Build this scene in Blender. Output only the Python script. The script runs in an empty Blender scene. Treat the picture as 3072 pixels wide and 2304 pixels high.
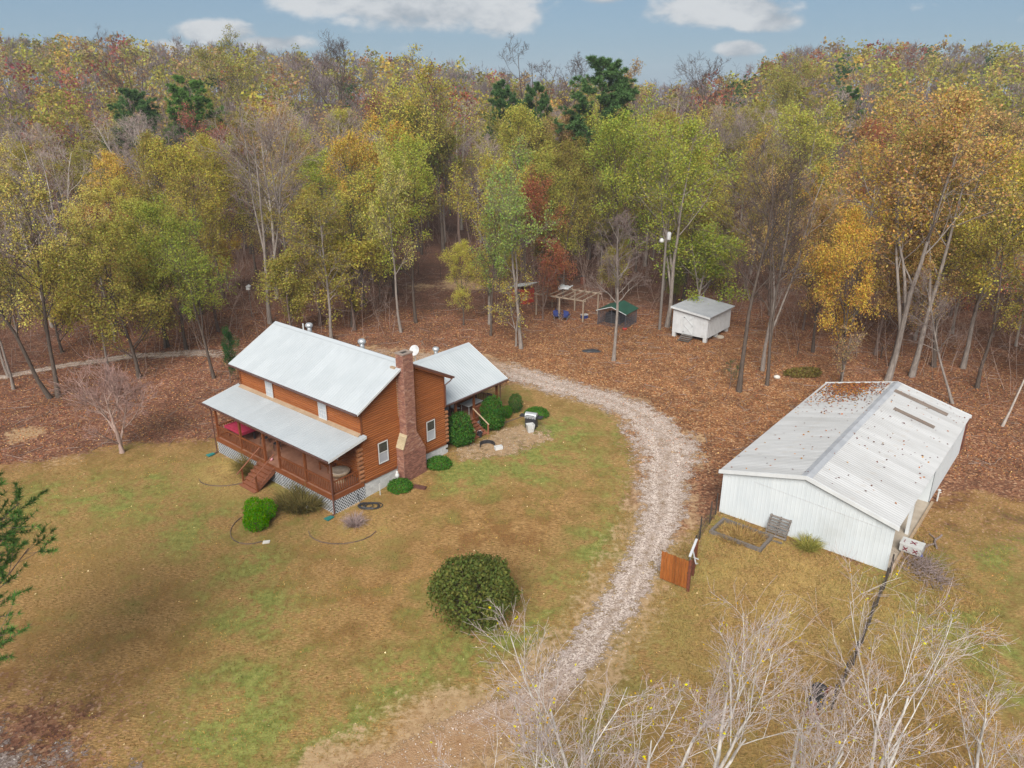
import bpy, bmesh, math, random
import numpy as np
from mathutils import Vector, Matrix

sc = bpy.context.scene
R = math.radians
random.seed(7)

# ------------------------------------------------------------------ camera
cam_d = bpy.data.cameras.new("camera")
cam = bpy.data.objects.new("camera", cam_d)
sc.collection.objects.link(cam)
cam.location = (0, 0, 23.994)
cam.rotation_euler = (R(90 - 21.349), 0, 0)
cam_d.sensor_width = 36.0
cam_d.lens = 36.0 * 2255.745 / 3072
cam_d.clip_start = 0.3
cam_d.clip_end = 6000
sc.camera = cam
sc.render.resolution_x, sc.render.resolution_y = 1024, 768

# ------------------------------------------------------------------ sky, sun, exposure
SUN_EL, SUN_AZ = R(40), R(190)          # azimuth clockwise from +Y: behind the camera, to its side
SUN_STRENGTH, SKY_STRENGTH, EXPOSURE = 2.9, 0.125, 1.28

class N:
    """small node-tree helper"""
    def __init__(s, nt):
        s.nt = nt
    def __call__(s, typ, inp=None, **props):
        n = s.nt.nodes.new(typ)
        for k, v in props.items():
            setattr(n, k, v)
        for k, v in (inp or {}).items():
            sock = n.inputs[k]
            if isinstance(v, bpy.types.NodeSocket):
                s.nt.links.new(v, sock)
            elif isinstance(v, (tuple, list)) and len(v) == 3 and sock.type == 'RGBA':
                sock.default_value = (*v, 1)
            else:
                sock.default_value = v
        return n
    def math(s, op, a, b=0.0, c=0.0, clamp=False):
        n = s.nt.nodes.new('ShaderNodeMath'); n.operation = op; n.use_clamp = clamp
        for i, v in enumerate((a, b, c)):
            if isinstance(v, bpy.types.NodeSocket): s.nt.links.new(v, n.inputs[i])
            else: n.inputs[i].default_value = v
        return n.outputs[0]
    def mix(s, f, a, b, blend='MIX'):
        n = s.nt.nodes.new('ShaderNodeMix'); n.data_type = 'RGBA'; n.blend_type = blend; n.clamp_factor = True
        for i, v in ((0, f), (6, a), (7, b)):
            if isinstance(v, bpy.types.NodeSocket): s.nt.links.new(v, n.inputs[i])
            elif isinstance(v, (tuple, list)): n.inputs[i].default_value = (*v, 1) if len(v) == 3 else v
            else: n.inputs[i].default_value = v
        return n.outputs[2]
    def sstep(s, x, lo, hi):
        n = s.nt.nodes.new('ShaderNodeMapRange'); n.interpolation_type = 'SMOOTHSTEP'
        s.nt.links.new(x, n.inputs[0])
        n.inputs[1].default_value = lo; n.inputs[2].default_value = hi
        return n.outputs[0]
    def noise(s, vec, scale, detail=3, rough=.55, dist=0.0, out=0):
        n = s('ShaderNodeTexNoise', {'Vector': vec, 'Scale': scale, 'Detail': detail, 'Roughness': rough, 'Distortion': dist})
        return n.outputs[out]
    def ramp(s, f, stops):
        n = s.nt.nodes.new('ShaderNodeValToRGB'); s.nt.links.new(f, n.inputs[0])
        el = n.color_ramp.elements
        while len(el) < len(stops): el.new(0.5)
        for e, (p, c) in zip(el, stops):
            e.position = p; e.color = (*c, 1)
        return n.outputs[0]

world = bpy.data.worlds.new("World"); sc.world = world; world.use_nodes = True
wt = world.node_tree; wt.nodes.clear(); W = N(wt)
sky = W('ShaderNodeTexSky', sky_type='NISHITA')
sky.sun_disc = False; sky.sun_elevation = SUN_EL; sky.sun_rotation = SUN_AZ
sky.altitude = 200; sky.air_density = 1.0; sky.dust_density = 0.6; sky.ozone_density = 2.2
tc = W('ShaderNodeTexCoord').outputs['Generated']
sx = W('ShaderNodeSeparateXYZ', {0: tc})
az = W.math('DIVIDE', sx.outputs[0], W.math('MAXIMUM', W.math('ABSOLUTE', sx.outputs[1]), .05))
el = W.math('DIVIDE', sx.outputs[2], W.math('MAXIMUM', W.math('ABSOLUTE', sx.outputs[1]), .05))
cv = W('ShaderNodeCombineXYZ', {0: az, 1: W.math('MULTIPLY', el, 2.0), 2: 0.0}).outputs[0]
big = W.noise(cv, 9.0, 5, .55, .3)
fine = W.noise(cv, 34.0, 6, .6, .2)
blobs = None
# cumulus banks: (tan azimuth, tan elevation, half width, half height, weight)
for (ca, ce, cw, ch, wgt) in ((-.103, .098, .16, .034, 1.), (-.015, .084, .055, .026, 1.), (-.19, .100, .11, .022, .9), (.25, .090, .095, .022, 1.), (.30, .078, .055, .015, 1.),
                              (.277, .046, .032, .011, 1.), (-.358, .066, .055, .015, 1.), (-.29, .053, .065, .010, .85), (-.42, .048, .06, .010, .6), (.11, .101, .03, .007, .8)):
    dx = W.math('DIVIDE', W.math('SUBTRACT', az, ca), cw)
    dy = W.math('DIVIDE', W.math('SUBTRACT', el, ce), ch)
    d2 = W.math('ADD', W.math('MULTIPLY', dx, dx), W.math('MULTIPLY', dy, dy))
    g = W.math('MULTIPLY', W.math('SUBTRACT', 1.0, W.math('MULTIPLY', d2, .75), clamp=True), wgt)
    blobs = g if blobs is None else W.math('MAXIMUM', blobs, g)
front = W.sstep(sx.outputs[1], 0.05, 0.3)
blobs = W.math('MULTIPLY', blobs, front)
# the same broken cloud continues over the rest of the sky
cp = W('ShaderNodeCombineXYZ', {0: W.math('DIVIDE', sx.outputs[0], W.math('MAXIMUM', sx.outputs[2], .12)),
                                1: W.math('DIVIDE', sx.outputs[1], W.math('MAXIMUM', sx.outputs[2], .12)), 2: 0.0}).outputs[0]
over = W.noise(cp, .9, 5, .6, .2)
overm = W.math('MULTIPLY', W.sstep(over, .40, .56), W.sstep(sx.outputs[2], .20, .34))
shape = W.math('ADD', blobs, W.math('ADD', W.math('MULTIPLY', W.math('SUBTRACT', big, .5), .9), W.math('MULTIPLY', W.math('SUBTRACT', fine, .5), 1.1)))
cm = W.math('MAXIMUM', W.sstep(shape, .12, .72), overm)
haz = W.sstep(el, .16, .0)
shade = W.sstep(W.math('ADD', W.math('MULTIPLY', fine, .5), W.math('ADD', big, W.math('MULTIPLY', el, 1.5))), .60, 1.0)
ccol = W.mix(shade, (1.2, 1.36, 1.52), (2.25, 2.31, 2.36))
skyc = W.mix(.92, sky.outputs[0], (.58, .93, 1.32))
col = W.mix(W.math('MULTIPLY', cm, .92), skyc, ccol)
bg = W('ShaderNodeBackground', {'Color': col, 'Strength': SKY_STRENGTH})
wo = W('ShaderNodeOutputWorld', {'Surface': bg.outputs[0]})

sun_d = bpy.data.lights.new("sun", 'SUN')
sun = bpy.data.objects.new("sun", sun_d); sc.collection.objects.link(sun)
sun_d.energy = SUN_STRENGTH; sun_d.angle = R(36); sun_d.color = (1.0, .955, .89)
sd = Vector((math.sin(SUN_AZ) * math.cos(SUN_EL), math.cos(SUN_AZ) * math.cos(SUN_EL), math.sin(SUN_EL)))
sun.rotation_euler = sd.to_track_quat('Z', 'Y').to_euler()
sun.location = (0, 0, 60)

sc.view_settings.view_transform = 'Standard'
sc.view_settings.look = 'None'
sc.view_settings.exposure = EXPOSURE
sc.view_settings.gamma = 1.0
sc.view_settings.use_curve_mapping = False
sc.render.engine = 'CYCLES'
sc.cycles.max_bounces = 6
sc.cycles.diffuse_bounces = 4
sc.cycles.transparent_max_bounces = 12
sc.cycles.volume_bounces = 0
sc.cycles.use_denoising = True
sc.cycles.use_adaptive_sampling = True
sc.cycles.adaptive_threshold = 0.015

# ------------------------------------------------------------------ terrain
HO = np.array([-9.1756, 41.538]); ROT = -0.6917          # log house corner and heading; the barn stands parallel
EX = np.array([math.cos(ROT), math.sin(ROT)]); EY = np.array([-EX[1], EX[0]])
def ss(a, b, x):
    t = np.clip((np.asarray(x, float) - a) / (b - a), 0, 1)
    return t * t * (3 - 2 * t)
RU = [-1.2, -.68, -.37, -.127, .03, .18, .27, .34, .49, .68, 1.2]
RH = [26, 25, 20, 15, 7, 5, 8, 19, 21, 17, 14]
def gz(x, y):
    x = np.asarray(x, float); y = np.asarray(y, float)
    lx = (x - HO[0]) * EX[0] + (y - HO[1]) * EX[1]
    ly = (x - HO[0]) * EY[0] + (y - HO[1]) * EY[1]
    z = .42 * ss(-3, 9, ly) * (1 - ss(4, 14, lx) * (1 - ss(58, 76, y)))
    far = np.interp(x / np.maximum(y, 30), RU, RH)
    z = z + far * ss(112, 330, y) - far * .8 * ss(430, 900, y)
    z = z + .05 * np.sin(x * .37 + 1) * np.sin(y * .31) * ss(60, 80, y) + .5 * np.sin(x * .06) * np.sin(y * .07 + 2) * ss(80, 130, y)
    return z
def gz1(x, y): return float(gz(x, y))

# ------------------------------------------------------------------ mesh helpers
def np_mesh(name, V, F, mat=None, smooth=False, vcol=None, fval=None, faces2=None):
    me = bpy.data.meshes.new(name)
    V = np.asarray(V, np.float32); F = np.asarray(F, np.int32)
    blocks = [F] + ([np.asarray(faces2, np.int32)] if faces2 is not None else [])
    nl = sum(b.size for b in blocks); nf = sum(len(b) for b in blocks)
    me.vertices.add(len(V)); me.vertices.foreach_set('co', V.ravel())
    me.loops.add(nl); me.loops.foreach_set('vertex_index', np.concatenate([b.ravel() for b in blocks]))
    me.polygons.add(nf)
    st = []; o = 0
    for b in blocks:
        st.append(o + np.arange(len(b)) * b.shape[1]); o += b.size
    me.polygons.foreach_set('loop_start', np.concatenate(st).astype(np.int32))
    if smooth: me.polygons.foreach_set('use_smooth', np.ones(nf, bool))
    me.update(calc_edges=True)
    if vcol is not None:
        for nm, arr in vcol.items():
            a = me.color_attributes.new(nm, 'FLOAT_COLOR', 'POINT')
            arr = np.asarray(arr, np.float32)
            if arr.shape[1] == 3: arr = np.concatenate([arr, np.ones((len(arr), 1), np.float32)], 1)
            a.data.foreach_set('color', arr.ravel())
    if fval is not None:
        a = me.attributes.new('lv', 'FLOAT', 'FACE'); a.data.foreach_set('value', np.asarray(fval, np.float32))
    if mat: me.materials.append(mat)
    return me

class MB:
    def __init__(s): s.v = []; s.f = []
    def add(s, vs, fs):
        o = len(s.v); s.v += [tuple(p) for p in vs]; s.f += [tuple(i + o for i in f) for f in fs]; return s
    def box(s, x0, y0, z0, x1, y1, z1):
        return s.add([(x0, y0, z0), (x1, y0, z0), (x1, y1, z0), (x0, y1, z0), (x0, y0, z1), (x1, y0, z1), (x1, y1, z1), (x0, y1, z1)],
                     [(3, 2, 1, 0), (4, 5, 6, 7), (0, 1, 5, 4), (1, 2, 6, 5), (2, 3, 7, 6), (3, 0, 4, 7)])
    def beam(s, p, q, w, h, up=(0, 0, 1)):
        p = Vector(p); q = Vector(q); d = (q - p).normalized(); up = Vector(up)
        if abs(d.dot(up)) > .98: up = Vector((0, 1, 0))
        a = d.cross(up).normalized() * w / 2; b = a.cross(d).normalized() * h / 2
        vs = [p - a - b, p + a - b, p + a + b, p - a + b, q - a - b, q + a - b, q + a + b, q - a + b]
        return s.add(vs, [(0, 3, 2, 1)[::-1], (4, 5, 6, 7), (0, 1, 5, 4), (1, 2, 6, 5), (2, 3, 7, 6), (3, 0, 4, 7)])
    def cyl(s, p, q, r, r2=None, n=10, caps=True):
        p = Vector(p); q = Vector(q); r2 = r if r2 is None else r2
        d = (q - p).normalized(); a = d.cross(Vector((0, 0, 1)) if abs(d.z) < .95 else Vector((1, 0, 0))).normalized(); b = d.cross(a)
        vs = []
        for c, rr in ((p, r), (q, r2)):
            for i in range(n):
                t = 2 * math.pi * i / n; vs.append(c + a * math.cos(t) * rr + b * math.sin(t) * rr)
        fs = [(i, (i + 1) % n, n + (i + 1) % n, n + i) for i in range(n)]
        if caps: fs += [tuple(range(n))[::-1], tuple(range(n, 2 * n))]
        return s.add(vs, fs)
    def lathe(s, c, prof, n=14):
        c = Vector(c); vs = []
        for (r, z) in prof:
            for i in range(n):
                t = 2 * math.pi * i / n; vs.append((c.x + r * math.cos(t), c.y + r * math.sin(t), c.z + z))
        m = len(prof); fs = [(k * n + i, k * n + (i + 1) % n, (k + 1) * n + (i + 1) % n, (k + 1) * n + i) for k in range(m - 1) for i in range(n)]
        fs += [tuple(range(n))[::-1], tuple(range((m - 1) * n, m * n))]
        return s.add(vs, fs)
    def prism(s, poly, vec):
        """poly: list of 3D points, extruded by vec"""
        vec = Vector(vec); n = len(poly); vs = [Vector(p) for p in poly] + [Vector(p) + vec for p in poly]
        return s.add(vs, [tuple(range(n))[::-1], tuple(range(n, 2 * n))] + [(i, (i + 1) % n, n + (i + 1) % n, n + i) for i in range(n)])
    def pipe(s, pts, r, n=6):
        for a, b in zip(pts[:-1], pts[1:]): s.cyl(a, b, r, n=n)
        return s
    def mesh(s, name, mat):
        me = bpy.data.meshes.new(name); me.from_pydata(s.v, [], s.f)
        bm = bmesh.new(); bm.from_mesh(me); bmesh.ops.recalc_face_normals(bm, faces=bm.faces); bm.to_mesh(me); bm.free()
        if mat: me.materials.append(mat)
        return me

COL = sc.collection
def link(name, data, parent=None, loc=(0, 0, 0), rot=(0, 0, 0), scale=(1, 1, 1)):
    o = bpy.data.objects.new(name, data); COL.objects.link(o)
    o.location = loc; o.rotation_euler = rot; o.scale = scale
    if parent is not None: o.parent = parent
    return o
def part(name, mb, mat, parent, smooth=False, **kw):
    me = mb.mesh(name, mat)
    if smooth: me.polygons.foreach_set('use_smooth', [True] * len(me.polygons))
    return link(name, me, parent, **kw)
def tag(o, label=None, cat=None, group=None, kind=None):
    if label: o['label'] = label
    if cat: o['category'] = cat
    if group: o['group'] = group
    if kind: o['kind'] = kind
    return o
def thing(name, label, cat, x, y, z=None, rz=0, group=None):
    z = gz1(x, y) if z is None else z
    return tag(link(name, None, None, (x, y, z), (0, 0, rz)), label, cat, group)

# ------------------------------------------------------------------ materials
def new_mat(name):
    m = bpy.data.materials.new(name); m.use_nodes = True; m.node_tree.nodes.clear()
    return m, N(m.node_tree)
def finish(n, color, rough=.8, metal=0.0, bump=None, bstr=.3, bdist=.02, spec=.3):
    inp = {'Base Color': color, 'Roughness': rough, 'Metallic': metal, 'Specular IOR Level': spec}
    if bump is not None:
        inp['Normal'] = n('ShaderNodeBump', {'Strength': bstr, 'Distance': bdist, 'Height': bump}).outputs[0]
    b = n('ShaderNodeBsdfPrincipled', inp)
    n('ShaderNodeOutputMaterial', {'Surface': b.outputs[0]})
def pm(name, c1, c2, scale=3.0, rough=.8, stretch=(1, 1, 1), metal=0.0, bstr=0.0, rnd=.12, spec=.3, c3=None, s3=.7):
    """painted/wood/metal surface: two tones broken up by noise, a little different on every piece, with stains c3"""
    m, n = new_mat(name)
    co = n('ShaderNodeTexCoord').outputs['Object']
    oi = n('ShaderNodeObjectInfo')
    off = n('ShaderNodeVectorMath', {0: co, 1: n('ShaderNodeCombineXYZ', {0: n.math('MULTIPLY', oi.outputs['Random'], 37.0), 1: n.math('MULTIPLY', oi.outputs['Random'], 11.0)}).outputs[0]}, operation='ADD').outputs[0]
    mp = n('ShaderNodeMapping', {0: off, 3: stretch}).outputs[0]
    a = n.noise(mp, scale, 5, .6)
    col = n.mix(n.sstep(a, .3, .7), c1, c2)
    if c3:
        col = n.mix(n.math('MULTIPLY', n.sstep(n.noise(co, s3, 5, .65), .52, .75), .75), col, c3)
    v = n.math('ADD', 1 - rnd, n.math('MULTIPLY', oi.outputs['Random'], 2 * rnd))
    col = n.mix(1.0, col, n('ShaderNodeCombineColor', {0: v, 1: v, 2: v}).outputs[0], 'MULTIPLY')
    finish(n, col, rough, metal, a if bstr else None, bstr, .01, spec)
    return m

M = {}
M['log'] = pm('stained_log', (.265, .088, .024), (.205, .060, .017), 2.2, .6, (.5, 6, 6), bstr=.2, rnd=.10)
M['logend'] = pm('log_end_grain', (0.267, 0.121, 0.054), (0.182, 0.066, 0.027), 9, .75, rnd=.15)
M['trimwood'] = pm('stained_trim', (0.171, 0.052, 0.017), (0.131, 0.039, 0.013), 3, .6, rnd=.10)
M['deck'] = pm('deck_stain', (0.295, 0.148, 0.094), (0.238, 0.111, 0.070), 2.5, .7, rnd=.08)
M['step'] = pm('step_stain', (0.231, 0.090, 0.048), (0.173, 0.061, 0.032), 3.5, .7, (1, 5, 1), rnd=.14)
M['tanflash'] = pm('tan_flashing', (0.331, 0.239, 0.160), (0.274, 0.189, 0.120), 1.5, .6)
M['roof'] = pm('galvanised_roof', (.380, .405, .420), (.340, .366, .382), .45, .45, metal=.1, rnd=.025, spec=.45, c3=(.315, .335, .345), s3=.35)
M['barnroof'] = pm('weathered_barn_roof', (.405, .405, .405), (.335, .333, .330), .8, .6, (1, .25, 1), rnd=.03, c3=(.315, .275, .235), s3=.55)
M['barnwall'] = pm('white_barn_metal', (0.482, 0.514, 0.530), (0.441, 0.476, 0.496), .5, .5, rnd=.02, c3=(0.393, 0.413, 0.413), s3=.25)
M['whitetrim'] = pm('white_trim', (0.489, 0.503, 0.508), (0.437, 0.450, 0.457), 1.2, .5, rnd=.03)
M['whitepaint'] = pm('white_paint', (0.489, 0.495, 0.502), (0.419, 0.426, 0.432), 1.3, .65, rnd=.05, c3=(0.335, 0.327, 0.307), s3=.9)
M['block'] = pm('painted_block', (0.460, 0.460, 0.453), (0.363, 0.363, 0.356), 2.5, .85, bstr=.3, rnd=.09, c3=(0.294, 0.265, 0.230), s3=.8)
M['brick'] = pm('fired_brick', (.215, .100, .068), (.150, .062, .046), 9, .9, bstr=.4, rnd=.38)
M['mortar'] = pm('mortar', (0.243, 0.194, 0.164), (0.182, 0.140, 0.116), 12, .95, bstr=.4)
M['cream'] = pm('cream_mortar_cap', (0.399, 0.331, 0.216), (0.331, 0.262, 0.160), 4, .9, bstr=.3)
M['gutter'] = pm('brown_gutter', (.10, .045, .035), (.075, .032, .026), 2, .45, spec=.5)
M['vinyl'] = pm('white_frame', (0.449, 0.449, 0.442), (0.412, 0.412, 0.407), 3, .5)
M['glass'] = pm('dark_window', (.025, .028, .032), (.05, .05, .05), 1.0, .08, spec=.8, rnd=.2)
M['blind'] = pm('window_blind', (0.354, 0.378, 0.402), (0.295, 0.319, 0.343), 2.0, .4, rnd=.04)
M['screen'] = pm('insect_screen', (0.312, 0.320, 0.344), (0.271, 0.279, 0.303), 3, .6)
M['lattice'] = pm('white_lattice', (0.447, 0.461, 0.475), (0.372, 0.386, 0.407), 2, .7)
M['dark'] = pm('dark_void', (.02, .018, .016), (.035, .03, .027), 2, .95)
M['metal'] = pm('bright_metal', (0.412, 0.425, 0.436), (0.352, 0.364, 0.376), 3, .35, metal=.5, spec=.5)
M['blackmetal'] = pm('black_metal', (.02, .02, .022), (.035, .035, .04), 4, .45)
M['plasticw'] = pm('white_plastic', (0.436, 0.436, 0.425), (0.376, 0.376, 0.364), 3, .5)
M['red'] = pm('red_cloth', (0.377, 0.029, 0.070), (0.312, 0.021, 0.053), 4, .85)
M['redpaint'] = pm('red_paint', (.42, .05, .03), (.30, .035, .02), 3, .7)
M['beige'] = pm('beige_cushion', (.42, .34, .27), (.32, .25, .19), 5, .9)
M['greyplastic'] = pm('grey_plastic', (.50, .50, .50), (.40, .40, .40), 4, .6)
M['blue'] = pm('blue_fabric', (0.025, 0.038, 0.140), (0.014, 0.021, 0.091), 5, .8)
M['greentin'] = pm('green_roof', (.018, .068, .046), (.014, .052, .036), 1.5, .55, c3=(.04, .075, .055), s3=2)
M['mesh'] = pm('dark_kennel_mesh', (.085, .085, .10), (.06, .06, .07), 3, .7)
M['oldwood'] = pm('grey_weathered_wood', (0.138, 0.120, 0.106), (0.092, 0.078, 0.069), 5, .9, (6, 1, 1), bstr=.3, rnd=.25)
M['palewood'] = pm('pale_lumber', (0.361, 0.262, 0.172), (0.279, 0.197, 0.123), 4, .85, rnd=.15)
M['orangewood'] = pm('orange_stained_board', (.27, .088, .016), (.18, .052, .011), 3, .7, (6, 6, .8), rnd=.2)
M['rust'] = pm('rust', (.16, .05, .025), (.09, .03, .02), 5, .9)
M['concrete'] = pm('concrete', (0.344, 0.295, 0.238), (0.271, 0.230, 0.180), 1.2, .9, bstr=.2)
M['skylight'] = pm('dirty_skylight', (.20, .16, .13), (.13, .10, .085), 1.2, .5, (1, 6, 1))
M['teal'] = pm('teal_plastic', (0.024, 0.162, 0.144), (0.018, 0.120, 0.108), 3, .5)
M['bluetarp'] = pm('blue_tarp', (.02, .09, .50), (.015, .06, .36), 3, .5)
M['maroon'] = pm('maroon_print', (.16, .012, .025), (.12, .01, .02), 4, .7)
M['hose'] = pm('black_hose', (.02, .022, .025), (.035, .035, .04), 3, .5)
M['stone'] = pm('pale_stone', (.52, .49, .45), (.40, .37, .33), 6, .9, bstr=.4)
M['postgreen'] = pm('steel_post', (.035, .03, .026), (.05, .04, .035), 4, .7)
M['flagpink'] = pm('pink_toy', (.7, .35, .4), (.6, .28, .33), 3, .6)
M['fadedpink'] = pm('grey_dry_plant', (.32, .25, .24), (.22, .17, .16), 6, .9)

def leaf_mat(name, vattr=False, hue=.04, trans=.5, satn=1.05):
    m, n = new_mat(name)
    lv = n('ShaderNodeAttribute', attribute_name='lv').outputs['Fac']
    if vattr: base = n('ShaderNodeAttribute', attribute_name='col').outputs['Color']
    else: base = n('ShaderNodeObjectInfo').outputs['Color']
    h = n.math('ADD', .5 - hue, n.math('MULTIPLY', n.math('FRACT', n.math('MULTIPLY', lv, 7.31)), 2 * hue))
    v = n.math('ADD', .72, n.math('MULTIPLY', lv, .70))
    c = n('ShaderNodeHueSaturation', {'Hue': h, 'Saturation': satn, 'Value': v, 'Color': base}).outputs[0]
    d = n('ShaderNodeBsdfDiffuse', {'Color': c}); t = n('ShaderNodeBsdfTranslucent', {'Color': c})
    x = n('ShaderNodeMixShader', {0: trans, 1: d.outputs[0], 2: t.outputs[0]})
    n('ShaderNodeOutputMaterial', {'Surface': x.outputs[0]})
    return m
M['leaf'] = leaf_mat('autumn_leaf')
M['leafv'] = leaf_mat('far_leaf', vattr=True)
M['needle'] = leaf_mat('needle', hue=.015, trans=.15)
M['litter'] = leaf_mat('fallen_leaf', vattr=True, hue=.02, trans=.1)
def bark_mat(name, vattr=False):
    m, n = new_mat(name)
    co = n('ShaderNodeTexCoord').outputs['Object']
    base = n('ShaderNodeAttribute', attribute_name='col').outputs['Color'] if vattr else n('ShaderNodeObjectInfo').outputs['Color']
    a = n.noise(n('ShaderNodeMapping', {0: co, 3: (6, 6, 1.3)}).outputs[0], 1.6, 5, .65)
    c = n.mix(n.sstep(a, .25, .75), n.mix(1.0, base, (.55, .52, .50), 'MULTIPLY'), n.mix(1.0, base, (1.25, 1.25, 1.22), 'MULTIPLY'))
    if not vattr: c = n.mix(n('ShaderNodeAttribute', attribute_name='lv').outputs['Fac'], c, n.mix(1.0, c, (.92, .80, .82), 'MULTIPLY'))
    finish(n, c, .9, 0, a, .5, .03, .15)
    return m
M['bark'] = bark_mat('bark')
M['barkv'] = bark_mat('far_bark', True)

def ground_mat():
    m, n = new_mat('ground_cover')
    co = n('ShaderNodeTexCoord').outputs['Object']
    a1 = n('ShaderNodeSeparateColor', {0: n('ShaderNodeAttribute', attribute_name='mask').outputs['Color']})
    a2 = n('ShaderNodeSeparateColor', {0: n('ShaderNodeAttribute', attribute_name='mask2').outputs['Color']})
    lit, grn, straw = a1.outputs[0], a1.outputs[1], a1.outputs[2]
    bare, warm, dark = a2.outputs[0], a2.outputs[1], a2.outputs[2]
    n1 = n.noise(co, .16, 4, .6, .4); n2 = n.noise(co, .55, 5, .65, .3); n3 = n.noise(co, 2.6, 5, .7); n4 = n.noise(co, 11, 4, .7)
    n5 = n.noise(n('ShaderNodeMapping', {0: co, 2: (0, 0, .5), 3: (1, 3.2, 1)}).outputs[0], 4.5, 4, .7)
    # lawn: dormant tan grass with patches still green
    tan = n.mix(n.sstep(n5, .32, .68), (0.126, 0.068, 0.024), (0.375, 0.226, 0.093))
    tan = n.mix(n.math('MULTIPLY', n.sstep(n2, .42, .62), .72), tan, (0.146, 0.068, 0.023))
    green = n.mix(n.sstep(n3, .3, .7), (0.093, 0.113, 0.023), (0.229, 0.229, 0.064))
    gf = n.math('ADD', n.math('MULTIPLY', n.sstep(n.math('ADD', n.math('MULTIPLY', n1, .55), n.math('MULTIPLY', n2, .45)), .49, .63), .58),
                n.math('MULTIPLY', grn, n.math('MULTIPLY', n.sstep(n.math('ADD', n3, n2), .75, 1.15), 1.5)))
    lawn = n.mix(gf, tan, green)
    lawn = n.mix(n.math('MULTIPLY', straw, n.sstep(n.math('ADD', n2, n.math('MULTIPLY', n5, .6)), .6, .95)), lawn, (0.390, 0.263, 0.097))
    lawn = n.mix(n.math('MULTIPLY', n.sstep(n4, .48, .70), .55), lawn, (0.073, 0.049, 0.017))
    # leaf litter: one colour for every leaf-sized cell
    vo = n('ShaderNodeTexVoronoi', {'Vector': n('ShaderNodeVectorMath', {0: co, 1: n('ShaderNodeVectorMath', {0: n.noise(co, 9, 2, .5, 0, 1), 3: .09}, operation='SCALE').outputs[0]}, operation='ADD').outputs[0], 'Scale': 8.5, 'Randomness': 1.0})
    cell = n('ShaderNodeSeparateColor', {0: vo.outputs['Color']}).outputs[0]
    redl = n.ramp(cell, [(0, (0.067, 0.031, 0.022)), (.35, (0.139, 0.061, 0.039)), (.7, (0.202, 0.092, 0.057)), (.9, (0.252, 0.126, 0.077)), (1, (0.370, 0.235, 0.151))])
    orgl = n.ramp(cell, [(0, (0.088, 0.039, 0.020)), (.3, (0.176, 0.077, 0.035)), (.7, (0.277, 0.130, 0.059)), (.9, (0.370, 0.202, 0.097)), (1, (0.487, 0.336, 0.193))])
    litc = n.mix(warm, redl, orgl)
    litc = n.mix(n.math('MULTIPLY', n.sstep(n2, .42, .66), .45), litc, (0.071, 0.034, 0.022))
    litc = n.mix(n.math('MULTIPLY', n.sstep(n1, .45, .62), .45), litc, n.mix(1.0, litc, (0.521, 0.487, 0.462), 'MULTIPLY'))
    litc = n.mix(n.math('MULTIPLY', n.sstep(n.math('ADD', n3, n.math('MULTIPLY', n1, .5)), .78, .95), .5), litc, (0.168, 0.109, 0.071))
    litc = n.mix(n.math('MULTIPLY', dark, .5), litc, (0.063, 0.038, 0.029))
    edge = n.math('ADD', lit, n.math('MULTIPLY', n.math('SUBTRACT', n.math('ADD', n.math('MULTIPLY', n2, .5), n.math('MULTIPLY', n3, .5)), .5), 1.5))
    sparse = n.math('MULTIPLY', n.math('GREATER_THAN', cell, .86), n.sstep(edge, .12, .5))
    lf = n.math('MAXIMUM', n.sstep(edge, .42, .62), sparse)
    colr = n.mix(lf, lawn, litc)
    # bare earth
    dirt = n.mix(n.sstep(n3, .3, .7), (0.252, 0.155, 0.080), (0.386, 0.265, 0.155))
    bf = n.sstep(n.math('ADD', bare, n.math('MULTIPLY', n.math('SUBTRACT', n.math('ADD', n2, n3), 1.0), .9)), .42, .66)
    colr = n.mix(n.math('MULTIPLY', bf, .9), colr, dirt)
    h = n.math('ADD', n.math('MULTIPLY', n4, .5), n.math('MULTIPLY', vo.outputs['Distance'], lf))
    finish(n, colr, .95, 0, n.math('ADD', h, n5), .55, .06, .1)
    return m
M['ground'] = ground_mat()

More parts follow.
